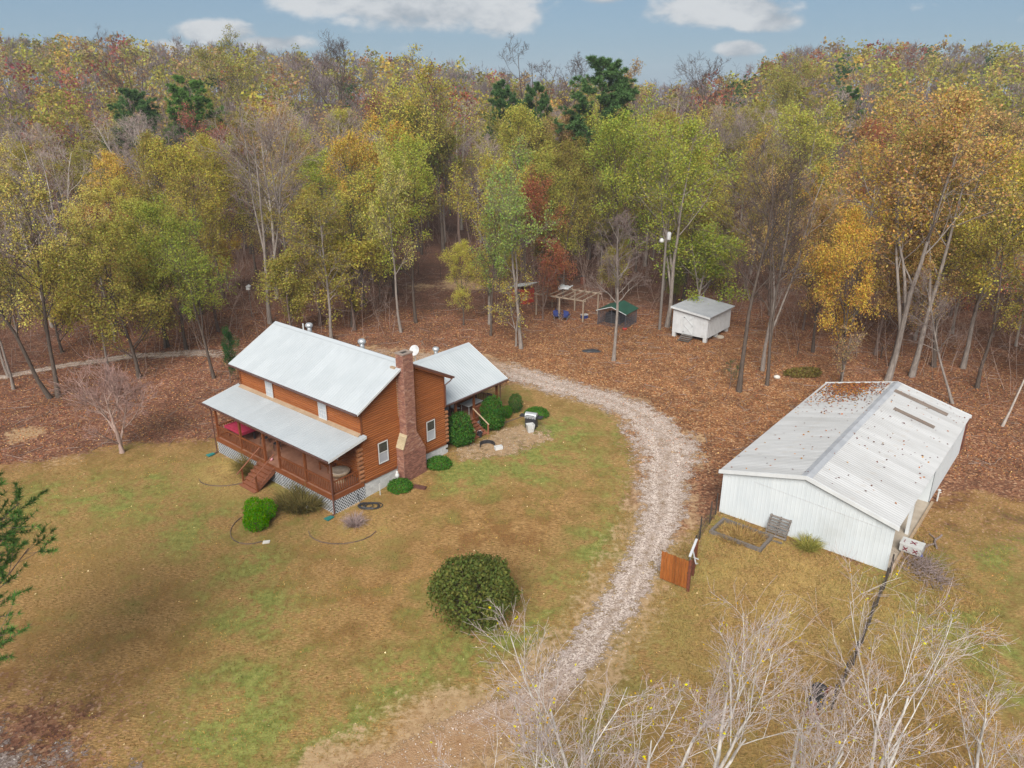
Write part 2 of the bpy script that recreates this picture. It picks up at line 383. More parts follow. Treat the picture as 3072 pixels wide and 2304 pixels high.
def gravel_mat(name, cA, cB, cD, leaves=.25):
    """loose stone that thins out raggedly towards the sheet's edges (edge attribute 0 at the middle, 1 at the rim)"""
    m, n = new_mat(name)
    co = n('ShaderNodeTexCoord').outputs['Object']
    e = n('ShaderNodeSeparateColor', {0: n('ShaderNodeAttribute', attribute_name='mask').outputs['Color']})
    vo = n('ShaderNodeTexVoronoi', {'Vector': co, 'Scale': 17.0}); cell = n('ShaderNodeSeparateColor', {0: vo.outputs['Color']}).outputs[0]
    n2 = n.noise(co, .5, 5, .65, .3); n3 = n.noise(co, 2.2, 5, .7, .2); n4 = n.noise(co, 7, 4, .7)
    c = n.mix(n.sstep(cell, -.5, .8), cB, cA)
    c = n.mix(n.sstep(n3, .42, .75), c, n.mix(1.0, c, (.70, .62, .56), 'MULTIPLY'))
    c = n.mix(n.math('GREATER_THAN', cell, .975), c, (.50, .46, .42))
    c = n.mix(n.math('MULTIPLY', n.sstep(n4, .56, .66), leaves), c, (.16, .07, .035))
    rut = e.outputs[2]
    c = n.mix(n.math('MULTIPLY', rut, .75), c, n.mix(n.sstep(cell, .1, .9), cB, (.66, .56, .49)))
    c = n.mix(n.math('MULTIPLY', n.math('SUBTRACT', 1.0, rut, clamp=True), n.math('MULTIPLY', n.sstep(n.math('ADD', n3, n.math('MULTIPLY', n2, .5)), .62, .95), .85)), c, n.mix(n.sstep(n4, .4, .65), (.17, .115, .07), (.30, .21, .13)))
    c = n.mix(e.outputs[1], c, n.mix(n.sstep(n3, .35, .7), cD, (.24, .13, .06)))
    f = n.math('ADD', e.outputs[0], n.math('MULTIPLY', n.math('SUBTRACT', n.math('ADD', n.math('MULTIPLY', n2, .6), n.math('ADD', n.math('MULTIPLY', n3, .6), n.math('MULTIPLY', n4, .5))), .85), 3.4))
    bmp = n('ShaderNodeBump', {'Strength': .6, 'Distance': .04, 'Height': n.math('ADD', vo.outputs['Distance'], n4)})
    b = n('ShaderNodeBsdfPrincipled', {'Base Color': c, 'Roughness': .95, 'Normal': bmp.outputs[0], 'Specular IOR Level': .1})
    t = n('ShaderNodeBsdfTransparent')
    x = n('ShaderNodeMixShader', {0: n.sstep(f, .46, .80), 1: b.outputs[0], 2: t.outputs[0]})
    n('ShaderNodeOutputMaterial', {'Surface': x.outputs[0]})
    return m
M['gravel'] = gravel_mat('gravel', (0.364, 0.296, 0.255), (0.186, 0.138, 0.114), (0.288, 0.175, 0.086))
M['trail'] = gravel_mat('trail_gravel', (0.295, 0.230, 0.189), (0.180, 0.131, 0.107), (0.246, 0.164, 0.098), .5)
M['roadg'] = gravel_mat('old_road', (.20, .155, .14), (.12, .09, .08), (.16, .12, .1), .4)
M['patio'] = gravel_mat('sandy_earth', (0.330, 0.227, 0.134), (0.259, 0.169, 0.093), (0.282, 0.189, 0.110), .3)

# ------------------------------------------------------------------ ground sheet
def in_poly(px, py, poly):
    inside = np.zeros(px.shape, bool); n = len(poly)
    for i in range(n):
        x0, y0 = poly[i]; x1, y1 = poly[(i + 1) % n]
        c = ((y0 > py) != (y1 > py)) & (px < (x1 - x0) * (py - y0) / (y1 - y0 + 1e-12) + x0)
        inside ^= c
    return inside
def seg_dist(px, py, line):
    best = np.full(px.shape, 1e9)
    for (x0, y0), (x1, y1) in zip(line[:-1], line[1:]):
        dx, dy = x1 - x0, y1 - y0; t = np.clip(((px - x0) * dx + (py - y0) * dy) / (dx * dx + dy * dy + 1e-9), 0, 1)
        best = np.minimum(best, np.hypot(px - x0 - t * dx, py - y0 - t * dy))
    return best
LAWN = [(-90, 44), (-40, 45.5), (-33, 46.5), (-28, 49.5), (-23, 50), (-19, 52), (-9, 55), (-4, 57.5), (0, 60.5), (2.5, 59.5), (6.5, 56.5), (8.2, 53), (8.6, 47), (7.2, 41),
        (9.4, 36.4), (11.6, 38.8), (12.8, 40), (20, 33.9), (26, 41), (29, 42.5), (36, 40), (60, 38), (90, 36), (90, -40), (-90, -40)]
DRIVE = [((-7.6, 19.0), (-2.6, 18.0)), ((-6.4, 21.3), (-1.7, 21.3)), ((-3.2, 23.6), (1.2, 23.4)), ((-.6, 25.6), (3.2, 25.4)), ((1.4, 27.9), (5.0, 27.6)), ((3.2, 31.3), (6.9, 31.0)), ((5.0, 35.3), (8.9, 34.8)),
         ((6.6, 40.2), (11.0, 39.6)), ((7.7, 44.0), (12.9, 43.6)), ((8.1, 46.8), (14.6, 46.8)), ((8.1, 50.4), (14.8, 51.4)), ((7.4, 53.6), (13.0, 55.6)), ((5.6, 56.0), (9.5, 59.2)), ((3.2, 57.7), (5.6, 61.4)), ((.6, 59.8), (2.8, 63.6)),
         ((-1.8, 62.4), (0, 66.2)), ((-5, 65.0), (-4, 68.4)), ((-10, 66.5), (-9.6, 69.3)), ((-16, 67.4), (-16, 70.0))]
def _narrow(a, b):
    a, b = np.array(a, float), np.array(b, float); m = (a + b) / 2; w = b - a
    f, sh = (.86, 0) if a[1] < 25 else (.52, .09) if a[1] < 43 else (.62, -.07) if a[1] < 56.5 else (.72, 0)
    return tuple(m + w * (sh - f / 2)), tuple(m + w * (sh + f / 2))
DRIVE = [_narrow(a_, b_) for a_, b_ in DRIVE]
dmid = [((a[0] + b[0]) / 2, (a[1] + b[1]) / 2) for a, b in DRIVE]
def axis(lo, hi, step, far_lo, far_hi, g=1.18):
    a = list(np.arange(lo, hi + 1e-6, step)); s = step
    while a[-1] < far_hi: s *= g; a.append(a[-1] + s)
    s = step; b = [lo]
    while b[-1] > far_lo: s *= g; b.append(b[-1] - s)
    return np.array(b[:0:-1] + a)
gx = axis(-62, 62, .6, -1050, 1050); gy = axis(12, 112, .6, -80, 1000, 1.14)
GX, GY = np.meshgrid(gx, gy); fx, fy = GX.ravel(), GY.ravel()
nx, ny = len(gx), len(gy)
idx = np.arange(nx * ny).reshape(ny, nx)
GF = np.stack([idx[:-1, :-1].ravel(), idx[:-1, 1:].ravel(), idx[1:, 1:].ravel(), idx[1:, :-1].ravel()], 1)
ins = in_poly(fx, fy, LAWN); dl = seg_dist(fx, fy, LAWN + [LAWN[0]])
sgn = np.where(ins, -dl, dl)
lit = ss(-3.0, 3.0, sgn)
lit = np.maximum(lit, .62 * np.exp(-((fx + 20) ** 2 / 60 + (fy - 22) ** 2 / 30)))
lit = np.maximum(lit, .42 * ss(17, 24, fx) * ss(30, 38, fy))
def spots(pts): 
    g = np.zeros(fx.shape)
    for x, y, r, w in pts: g = np.maximum(g, w * np.exp(-((fx - x) ** 2 + (fy - y) ** 2) / r ** 2))
    return g
grn = spots([(-2.5, 44.5, 2.5, .9), (1.5, 46, 3, .8), (5, 47, 3, .5), (-19, 37, 2, .9), (-22, 42, 6, .5), (-14, 34.3, 2.2, .8), (-12.5, 30.5, 2.5, .8), (-11, 24, 4, .6), (-5, 26.3, 2.2, .7), (-27, 42, 5, .45), (-1.8, 28, 3.2, .7), (2.5, 33, 1.8, .6), (6, 39, 1.8, .5),
               (-3, 52, 5, .3), (19.5, 33.5, 1.8, .9), (11.6, 39, 1.8, .8), (22, 28, 6, .4), (27, 33, 5, .35), (-9, 43, 1.5, .5), (-7, 22.5, 2, .8), (3.5, 51, 3.5, .55)])
straw = np.maximum(spots([(14, 33, 5, 1.), (12, 29, 5, .9), (16, 30, 4, .8), (9, 27, 3, .7), (-19.5, 45, 2.2, 1.), (-18, 43, 2, .7), (-9, 38.5, 2.5, .7), (-14, 41.5, 2, .5), (10, 22, 5, .6), (-22, 33, 6, .3)]), 0)
ddr = seg_dist(fx, fy, dmid)
bare = np.maximum(.55 * ss(4.2, 1.6, ddr), spots([(-36.5, 51, 2.0, .8), (-31, 46.5, 2.2, .55), (-6.5, 96, 5, .75), (-11, 95, 4, .6), (-2.5, 22.5, 3.8, .95), (-6, 20.5, 3.2, .9), (.4, 26.2, 2.0, .7), (1, 47.8, 1.4, .4), (13.0, 46.8, 1.8, .62), (13.4, 50.5, 1.8, .6), (11.6, 44.2, 1.4, .5)]))
bare = np.maximum(bare, .9 * in_poly(fx, fy, [tuple(HO + EX * a + EY * b) for a, b in ((-13, -2.4), (0, -2.4), (0, 7), (-13, 7))]))
warm = np.maximum(ss(26, 8, np.hypot((fx - 13) * .9, fy - 62)), .35 * ss(95, 60, fy) * ss(-30, 0, fx))
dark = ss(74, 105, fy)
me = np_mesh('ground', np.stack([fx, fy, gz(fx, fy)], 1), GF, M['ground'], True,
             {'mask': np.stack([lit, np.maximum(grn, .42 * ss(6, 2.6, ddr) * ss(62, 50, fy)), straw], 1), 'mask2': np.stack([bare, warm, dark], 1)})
tag(link('ground', me), 'dormant tan and green lawn running into leaf-covered forest floor', 'ground', kind='structure')

def strip(name, pairs, mat, lift, label, cat, dirtf=None, sub=8, across=9, softend=True):
    P = []
    for (a0, b0), (a1, b1) in zip(pairs[:-1], pairs[1:]):
        for k in range(sub):
            t = k / sub; P.append((np.array(a0) * (1 - t) + np.array(a1) * t, np.array(b0) * (1 - t) + np.array(b1) * t))
    P.append((np.array(pairs[-1][0], float), np.array(pairs[-1][1], float)))
    V = []; C = []
    for i, (a, b) in enumerate(P):
        for j in range(across):
            s = j / (across - 1); s2 = -0.22 + 1.44 * s
            p = a * (1 - s2) + b * s2
            V.append((p[0], p[1], gz1(p[0], p[1]) + lift))
            e = .1 + abs(2 * s - 1) ** 1.6 * .95
            if softend: e = max(e, 1 - min(1, (len(P) - 1 - i) / 14))
            C.append((e, dirtf(p) if dirtf else 0, math.exp(-((s - .34) / .10) ** 2) + math.exp(-((s - .66) / .10) ** 2)))
    F = [(i * across + j, i * across + j + 1, (i + 1) * across + j + 1, (i + 1) * across + j) for i in range(len(P) - 1) for j in range(across - 1)]
    o = link(name, np_mesh(name, V, F, mat, True, {'mask': np.array(C)}))
    return tag(o, label, cat, kind='structure')
strip('driveway', DRIVE, M['gravel'], .012, 'pale gravel driveway curving past the barn to the house', 'driveway',
      lambda p: float(max(ss(27.5, 22, p[1]) * .9, ss(5, -2, p[0]) * ss(62, 66, p[1]) * .5)))
strip('path', [((-60, 58.5), (-60, 60.3)), ((-46, 62.2), (-46, 63.6)), ((-41.5, 65.6), (-41.8, 67)), ((-36, 67.6), (-36.4, 69)), ((-30, 67.6), (-30, 69.4)), ((-22, 67.6), (-22, 70))], M['trail'], .016,
      'narrow gravel track running through the leaf litter among trees', 'path')
strip('road', [((-40, 31.5), (-40, 26)), ((-28, 26.6), (-29, 21)), ((-20.6, 22.6), (-21.5, 17)), ((-15.6, 20.6), (-17, 14)), ((-9, 18.3), (-10, 12))], M['roadg'], .014,
      'corner of a grey-brown track beside the lawn', 'road', softend=False)
# sandy patio patch, as a fan with soft rim
pp = np.array([(-4.6, 47.2), (-3.2, 48.6), (-1.6, 50.4), (.2, 52.2), (1.6, 52.6), (3.2, 51.0), (3.0, 49.2), (1.6, 47.4), (.2, 46.6), (-1.6, 45.9), (-3.4, 45.8)])
ctr = pp.mean(0); pp = ctr + (pp - ctr) * .84; V = [(*ctr, gz1(*ctr) + .008)]; C = [(0, 0, 0)]
for k, (s, e) in enumerate(((.35, .1), (.7, .3), (.95, .6), (1.2, 1.0))):
    for p in pp:
        q = ctr + (p - ctr) * s; V.append((*q, gz1(*q) + .008)); C.append((e, 0, 0))
n_ = len(pp); F3 = [(0, 1 + i, 1 + (i + 1) % n_) for i in range(n_)]
F4 = [(1 + k * n_ + i, 1 + (k + 1) * n_ + i, 1 + (k + 1) * n_ + (i + 1) % n_, 1 + k * n_ + (i + 1) % n_) for k in range(3) for i in range(n_)]
tag(link('patio', np_mesh('patio', V, F3, M['patio'], True, {'mask': np.array(C)}, faces2=F4)), 'bare sandy patch of ground in front of the rear porch steps', 'patio', kind='structure')

# ------------------------------------------------------------------ the log house
def ribbed(width, length, mat, rib=.23, rh=.014, rw=.035, thick=.012):
    """metal sheet: width along +x, length along +y, ribs running along y"""
    xs = [(0, 0)]; k = rib / 2
    while k < width - rw:
        xs += [(k - rw, 0), (k - rw * .45, rh), (k + rw * .45, rh), (k + rw, 0)]; k += rib
    xs.append((width, 0)); mb = MB(); n = len(xs)
    vs = [(x, 0, z) for x, z in xs] + [(x, length, z) for x, z in xs]
    fs = [(i, i + 1, n + i + 1, n + i) for i in range(n - 1)]
    vs += [(0, 0, -thick), (width, 0, -thick), (0, length, -thick), (width, length, -thick)]
    fs += [(2 * n, 2 * n + 2, 2 * n + 3, 2 * n + 1), (0, 2 * n, 2 * n + 1, n - 1), (n, 2 * n - 1, 2 * n + 3, 2 * n + 2), (0, n, 2 * n + 2, 2 * n), (n - 1, 2 * n + 1, 2 * n + 3, 2 * n - 1)]
    mb.add(vs, fs)
    return mb.mesh('roof_panel', mat)
def slope(parent, x0, x1, y_e, z_e, y_r, z_r, mat, name='roof_panel', pw=.92, yaw=0):
    """lay panels from eave (y_e, z_e) up to ridge (y_r, z_r); panels step along x"""
    n = max(1, round((x1 - x0) / pw)); w = (x1 - x0) / n
    dy, dz = y_r - y_e, z_r - z_e; ln = math.hypot(dy, dz)
    me = ribbed(w - .004, ln, mat)
    out = []
    for i in range(n):
        if dy > 0: o = link(name, me, parent, (x0 + i * w, y_e, z_e), (math.atan2(dz, dy), 0, 0))
        else: o = link(name, me, parent, (x0 + (i + 1) * w, y_e, z_e), (math.atan2(dz, -dy), 0, math.pi))
        o.location.z += random.uniform(0, .004); out.append(o)
    return out
HX, HY = -13.04, 7.14
ZB, ZE, ZR, OV, OX = 1.245, 6.10, 8.227, .52, .44
SL = (ZR - ZE) / (HY / 2 + OV)
house = thing('log_house', 'two-storey orange-brown log house with pale metal roofs and a brick chimney', 'house', HO[0], HO[1], 0, ROT)
core = MB()
yE = ZE + SL * OV - .12                                     # underside height at the wall line
core.prism([(HX + .05, .06, ZB), (HX + .05, HY - .06, ZB), (HX + .05, HY - .06, yE), (HX + .05, HY / 2, ZR - .14), (HX + .05, .06, yE)], (-HX - .11, 0, 0))
wall = part('wall', core, M['trimwood'], house)
CH = .152
def log_mesh(length, r=CH / 2, n=5):
    mb = MB(); pr = [(0, -r)] + [(r * .75 * math.sin(math.pi * k / n), -r * math.cos(math.pi * k / n)) for k in range(1, n)] + [(0, r)]
    mb.prism([(0, a, b) for a, b in [(-.06, -r * .96)] + pr + [(-.06, r * .96)]], (length, 0, 0))
    return mb.mesh('log', M['log'])
# logs run along mesh x; outward face is mesh +y
nc = int((ZR - .25 - ZB) / CH); lmesh = log_mesh(-HX - .02)
for i in range(nc):
    zc = ZB + CH * (i + .5)
    if zc < yE - .08:                                       # front wall
        if zc < 4.30 or zc > 4.44: link('log', lmesh, wall, (-.01, -.0, zc), (0, 0, math.pi))
    # gable wall
    if zc < yE: y0, y1 = .0, HY
    else:
        t = (zc - yE) / SL; y0, y1 = t, HY - t
    if y1 - y0 < .5: continue
    ext = .34 if (i % 2 == 0 and zc < 3.75) else 0
    o = link('log', log_mesh(y1 - y0), wall, (0, y1, zc), (0, 0, -math.pi / 2))
    if ext:
        for (ya, yb) in ((-ext - .05, -.03), (HY + .03, HY + ext - .02)):
            mb = MB().cyl((.0 - .06, ya, zc), (.0 - .06, yb, zc), .135, n=10); part('log_end', mb, M['logend'], wall)
mb = MB().box(-.055, -.05, ZB, .045, .09, 4.0); 
part('corner_board', MB().box(.03, -.06, 4.42, .085, .05, yE - .02).box(.03, HY - .05, 3.9, .085, HY + .05, yE - .02).box(HX - .06, -.075, 4.42, HX + .09, -.02, yE - .02), M['trimwood'], wall)
# windows
def window(parent, axis_, a0, a1, z0, z1, kind):
    """axis_ 'x': in the front wall (faces -y); 'y': in the gable wall (faces +x)"""
    def pt(a, d, z): return (a, -d, z) if axis_ == 'x' else (d, a, z)
    def bx(mb, a, b, d0, d1, za, zb):
        p, q = pt(a, d0, za), pt(b, d1, zb)
        return mb.box(min(p[0], q[0]), min(p[1], q[1]), za, max(p[0], q[0]), max(p[1], q[1]), zb)
    fr = MB(); t = .055; zm = (z0 + z1) / 2
    for (a, b, c, d) in ((a0 - t, a0, z0 - t, z1 + t), (a1, a1 + t, z0 - t, z1 + t), (a0, a1, z0 - t, z0), (a0, a1, z1, z1 + t)):
        bx(fr, a, b, .0, .125, c, d)
    bx(fr, a0, a1, .0, .115, zm - .025, zm + .025)
    w = part('window', fr, M['vinyl'], parent)
    bk = MB(); bx(bk, a0 - t - .05, a1 + t + .05, .0, .085, z0 - t - .05, z1 + t + .06); part('casing', bk, M['trimwood'], w)
    up = MB(); bx(up, a0, a1, .0, .100, zm + .025, z1); lo = MB(); bx(lo, a0, a1, .0, .092, z0, zm - .025)
    part('pane', up, M['glass'] if kind == 'plain' else M['blind'], w); part('pane', lo, M['screen'] if kind == 'plain' else M['blind'], w)
    if kind != 'plain':
        for k in (1, 2): mu = MB(); bx(mu, a0 + (a1 - a0) * k / 3 - .012, a0 + (a1 - a0) * k / 3 + .012, .0, .108, z0, z1); part('muntin', mu, M['greyplastic'], w)
        for zz in (z0 + (zm - z0) * .5, zm + (z1 - zm) * .5): mu = MB(); bx(mu, a0, a1, .0, .106, zz - .012, zz + .012); part('muntin', mu, M['greyplastic'], w)
    return w
window(house, 'y', 1.19, 1.87, 2.05, 3.38, 'plain'); window(house, 'y', 5.40, 6.06, 2.05, 3.38, 'plain')
window(house, 'x', -9.78, -9.10, 4.55, 5.72, 'grid'); window(house, 'x', -3.96, -3.26, 4.55, 5.72, 'grid')
# doors and windows behind the porch
window(house, 'x', -11.6, -10.7, 2.0, 3.3, 'plain'); window(house, 'x', -3.4, -2.5, 2.0, 3.3, 'plain')
dr = part('door', MB().box(-7.0, -.11, ZB, -6.05, -.02, 3.3), M['trimwood'], house); part('handle', MB().cyl((-6.17, -.12, 2.2), (-6.17, -.17, 2.2), .03, n=8), M['metal'], dr)
# foundation of painted block
fo = MB().box(HX + .08, .08, -.4, -.08, HY - .08, ZB - .005); found = part('foundation', fo, M['mortar'], house)
bm_ = MB().box(-.2, .004, .004, 0, .396, .196).mesh('block', M['block']); row = 0
z = -.2
while z < ZB - .1:
    y = -.2 if row % 2 else 0.0
    while y < HY - .05:
        if y > -.1 and not (2.75 < y < 4.3): link('block', bm_, found, (-.02, y, z))
        elif y < 0: link('block', bm_, found, (-.02, 0, z), scale=(1, .5, 1))
        y += .4
    z += .2; row += 1
part('sill_board', MB().box(-.04, -.02, ZB - .13, .06, 2.6, ZB + .02).box(-.04, 4.7, ZB - .13, .06, HY + .05, ZB + .02), M['trimwood'], found)
# main roof
roof = part('roof', MB().prism([(HX - OX + .02, -OV + .03, ZE - .1), (HX - OX + .02, HY / 2, ZR - .09), (HX - OX + .02, HY + OV - .03, ZE - .1), (HX - OX + .02, HY + OV - .03, ZE - .2), (HX - OX + .02, HY / 2, ZR - .22), (HX - OX + .02, -OV + .03, ZE - .2)], (OX * 2 - HX - .04, 0, 0)), M['trimwood'], house)
slope(roof, HX - OX, OX, -OV - .04, ZE - .02, HY / 2, ZR, M['roof']); slope(roof, HX - OX, OX, HY + OV + .04, ZE - .02, HY / 2, ZR, M['roof'])
part('ridge_cap', MB().prism([(HX - OX, HY / 2 - .24, ZR - .085), (HX - OX, HY / 2, ZR + .04), (HX - OX, HY / 2 + .24, ZR - .085), (HX - OX, HY / 2, ZR + .01)], (2 * OX - HX, 0, 0)), M['roof'], roof)
for xx in (HX - OX - .03, OX):
    for s in (-1, 1):
        ye = HY / 2 + s * (HY / 2 + OV + .03)
        part('rake_trim', MB().prism([(xx, HY / 2, ZR + .035), (xx, ye, ZE + .01), (xx, ye, ZE - .13), (xx, HY / 2, ZR - .12)], (.03, 0, 0)), M['whitetrim' if s < 0 else 'gutter'], roof)
def gutter(parent, x0, x1, y, z, name='gutter', ax='x'):
    if ax == 'x': mb = MB().prism([(x0, y - .06, z), (x0, y + .05, z), (x0, y + .05, z - .1), (x0, y - .03, z - .1)], (x1 - x0, 0, 0))
    else: mb = MB().prism([(y + .06, x0, z), (y - .05, x0, z), (y - .05, x0, z - .1), (y + .03, x0, z - .1)], (0, x1 - x0, 0))
    return part(name, mb, M['gutter'], parent)
gutter(roof, HX - OX, OX, -OV - .10, ZE - .035); gutter(roof, HX - OX, OX, HY + OV + .10, ZE - .035)
part('downspout', MB().pipe([(.0 + OX * .6, HY + OV + .06, ZE - .12), (OX * .6, HY + OV - .05, ZE - .3), (.1, HY + .08, ZE - .55), (.1, HY + .08, 4.0)], .045), M['gutter'], roof)
def vent(parent, x, y, z, s=1.0):
    v = part('vent_pipe', MB().lathe((x, y, z - .25), [(.16 * s, 0), (.16 * s, .6 * s), (.13 * s, .62 * s)], 12), M['metal'], parent, True)
    part('vent_cap', MB().lathe((x, y, z - .25), [(.2 * s, .58 * s), (.27 * s, .66 * s), (.27 * s, .78 * s), (.18 * s, .88 * s), (.05 * s, .9 * s)], 14), M['metal'], v, True)
vent(roof, -10.2, HY / 2 + .55, ZR - .25, 1.0); vent(roof, -4.45, HY / 2 + .55, ZR - .25, 1.0)
part('plumbing_pipe', MB().cyl((-11.0, HY / 2 + .6, ZR - .5), (-11.0, HY / 2 + .6, ZR + .18), .05), M['plasticw'], roof)
# chimney
ch = MB()
prof = [(2.68, -.1), (4.62, -.1), (4.62, 2.1), (3.88, 3.5), (3.88, 8.85), (3.06, 8.85), (3.06, 3.52), (2.68, 2.66)]
ch.prism([(.03, y, z) for y, z in prof], (.66, 0, 0))
chim = part('chimney', ch, M['mortar'], house)
bricks = []
bl, bh = .205, .068
def col_range(z):
    lo = 2.68 if z < 2.66 else (2.68 + (z - 2.66) / (3.52 - 2.66) * .38 if z < 3.52 else 3.06)
    hi = 4.62 if z < 2.1 else (4.62 - (z - 2.1) / 1.4 * .74 if z < 3.5 else 3.88)
    return lo, hi
z = -.05; k = 0
while z < 8.84:
    lo, hi = col_range(z + bh / 2); y = lo - (bl / 2 if k % 2 else 0)
    while y < hi - .02:
        a, b = max(y, lo), min(y + bl, hi)
        if b - a > .04: bricks.append(('f', a + .004, b - .004, z))
        y += bl
    x = .03 - (bl / 2 if k % 2 else 0)
    while x < .68:
        a, b = max(x, .03), min(x + bl, .69)
        if b - a > .04: bricks.append(('s', a + .004, b - .004, z)); bricks.append(('r', a + .004, b - .004, z))
        x += bl
    z += bh + .008; k += 1
cand = sorted([b for b in bricks if b[0] == 'f'], key=lambda b: b[3])[:300]; cset = set(cand)
rest = MB()
unit = MB().box(-.02, 0, 0, .012, 1, bh).mesh('brick', M['brick'])
for b in bricks:
    w_, a, c, z = b; d = random.uniform(-.005, .005)
    if b in cset: link('brick', unit, chim, (.69 + d, a, z), scale=(1, c - a, 1))
    else:
        lo, hi = col_range(z + bh)
        if w_ == 'f': rest.box(.675, a, z, .702 + d, c, z + bh)
        elif w_ == 's': rest.box(a, lo - .012 + d, z, c, lo + .02, z + bh)
        else: rest.box(a, hi - .02, z, c, hi + .012 + d, z + bh)
m_b, nb = new_mat('brick_many')
vi = nb('ShaderNodeNewGeometry').outputs['Random Per Island']
cb = nb.ramp(vi, [(0, (.10, .045, .04)), (.3, (.17, .07, .05)), (.6, (.23, .105, .07)), (.85, (.28, .15, .10)), (1, (.34, .22, .17))])
finish(nb, nb.mix(.35, cb, nb.mix(nb.noise(nb('ShaderNodeTexCoord').outputs['Object'], 14, 4), (.1, .04, .03), (.4, .2, .14))), .9)
tag(part('brick', rest, m_b, chim), kind='stuff')
# weathered shoulder of pale sloped courses
for i in range(11):
    t = i / 11; ya = 2.66 + t * .40; za = 2.62 + t * .90
    part('shoulder_course', MB().prism([(.0, ya - .05, za), (.0, ya + .02, za), (.0, ya + .055, za + .05), (.0, ya - .012, za + .05)], (.73, 0, 0)), M['cream'], chim)
part('chimney_crown', MB().box(.0, 3.02, 8.85, .72, 3.2, 8.93).box(.0, 3.74, 8.85, .72, 3.92, 8.93).box(.0, 3.2, 8.85, .18, 3.74, 8.93).box(.54, 3.2, 8.85, .72, 3.74, 8.93), M['mortar'], chim)
part('flue', MB().box(.18, 3.2, 8.86, .54, 3.74, 8.875), M['dark'], chim)
part('flashing', MB().box(-.35, 2.88, 7.72, .06, 3.06, 7.98).box(-.02, 2.97, 4.6, .05, 3.07, 7.7), M['tanflash'], chim)

# front porch
PD = 2.46; ZP1, ZP2 = 3.876, 4.414
porch = part('porch_deck', MB().box(HX, -PD, ZB - .06, 0, -.08, ZB), M['deck'], house)
part('rim_beam', MB().box(HX - .03, -PD - .05, ZB - .30, .03, -PD + .02, ZB + .01), M['trimwood'], porch)
part('rim_beam', MB().box(-.02, -PD + .02, ZB - .30, .04, -.1, ZB + .01), M['trimwood'], porch)
part('rim_beam', MB().box(HX - .04, -PD + .02, ZB - .30, HX + .02, -.1, ZB + .01), M['trimwood'], porch)
PX = [HX + .12, -9.95, -7.15, -5.5, -2.72, -.14]
for x in PX: part('post', MB().box(x - .07, -PD + .03, ZB, x + .07, -PD + .17, 3.86), M['trimwood'], porch)
bal = MB().box(-.024, -.022, 0, .024, .022, .72).mesh('baluster', M['trimwood'])
def railing(parent, p, q, z, step=.17, m='trimwood'):
    p = Vector((*p, 0)); q = Vector((*q, 0)); d = (q - p); L_ = d.length; d.normalize(); ang = math.atan2(d.y, d.x)
    part('top_rail', MB().beam((p.x, p.y, z + .86), (q.x, q.y, z + .86), .09, .07), M[m], parent)
    part('bottom_rail', MB().beam((p.x, p.y, z + .11), (q.x, q.y, z + .11), .06, .06), M[m], parent)
    n = max(1, int(L_ / step))
    for i in range(n):
        c = p + d * (L_ * (i + .5) / n); link('baluster', bal, parent, (c.x, c.y, z + .125), (0, 0, ang))
yr = -PD + .10
for a, b in ((0, 1), (1, 2), (3, 4), (4, 5)): railing(porch, (PX[a] + .07, yr), (PX[b] - .07, yr), ZB)
railing(porch, (-.09, yr + .1), (-.09, -.16), ZB); railing(porch, (HX + .1, yr + .1), (HX + .1, -.16), ZB)
# lattice skirt: crossing strips
def lattice(parent, p, q, z0a, z0b, z1, step=.21, w=.036):
    p = Vector((p[0], p[1], 0)); q = Vector((q[0], q[1], 0)); L_ = (q - p).length; d = (q - p) / L_; nrm = Vector((d.y, -d.x, 0)); mb = MB(); H_ = z1 - min(z0a, z0b)
    def bot(t): return z0a + (z0b - z0a) * t / L_
    for sgn_ in (1, -1):
        t = -H_
        while t < L_ + H_:
            pts = []
            for s_ in (0, 1):
                pass
            # line u = t + sgn*(z1 - zz); clip in u to [0, L], z to [bottom, z1]
            ua, za = t, z1; ub, zb_ = t + sgn_ * H_, z1 - H_
            t0, t1 = 0.0, 1.0; du = ub - ua
            for lo_, hi_ in ((0, L_),):
                if abs(du) > 1e-9:
                    r0, r1 = sorted(((lo_ - ua) / du, (hi_ - ua) / du)); t0 = max(t0, r0); t1 = min(t1, r1)
            if t1 - t0 > .02:
                u0, u1 = ua + du * t0, ua + du * t1; A = z1 - H_ * t0; B = max(z1 - H_ * t1, bot(u1) - .08)
                o_ = nrm * (.012 * sgn_)
                mb.beam(p + d * u0 + o_ + Vector((0, 0, A)), p + d * u1 + o_ + Vector((0, 0, B)), .012, w, up=(d.x * .3 + nrm.x * 0, d.y * .3, 1))
            t += step
    o = part('lattice', mb, M['lattice'], parent); tag(o, kind='stuff')
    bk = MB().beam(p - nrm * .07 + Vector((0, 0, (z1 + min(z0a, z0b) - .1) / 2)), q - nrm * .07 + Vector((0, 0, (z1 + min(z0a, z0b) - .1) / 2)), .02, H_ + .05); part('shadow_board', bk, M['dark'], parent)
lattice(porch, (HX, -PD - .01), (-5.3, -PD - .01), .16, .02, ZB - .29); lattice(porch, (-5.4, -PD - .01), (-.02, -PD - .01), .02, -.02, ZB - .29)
lattice(porch, (.02, -PD + .02), (.02, -.05), -.02, -.02, ZB - .29)
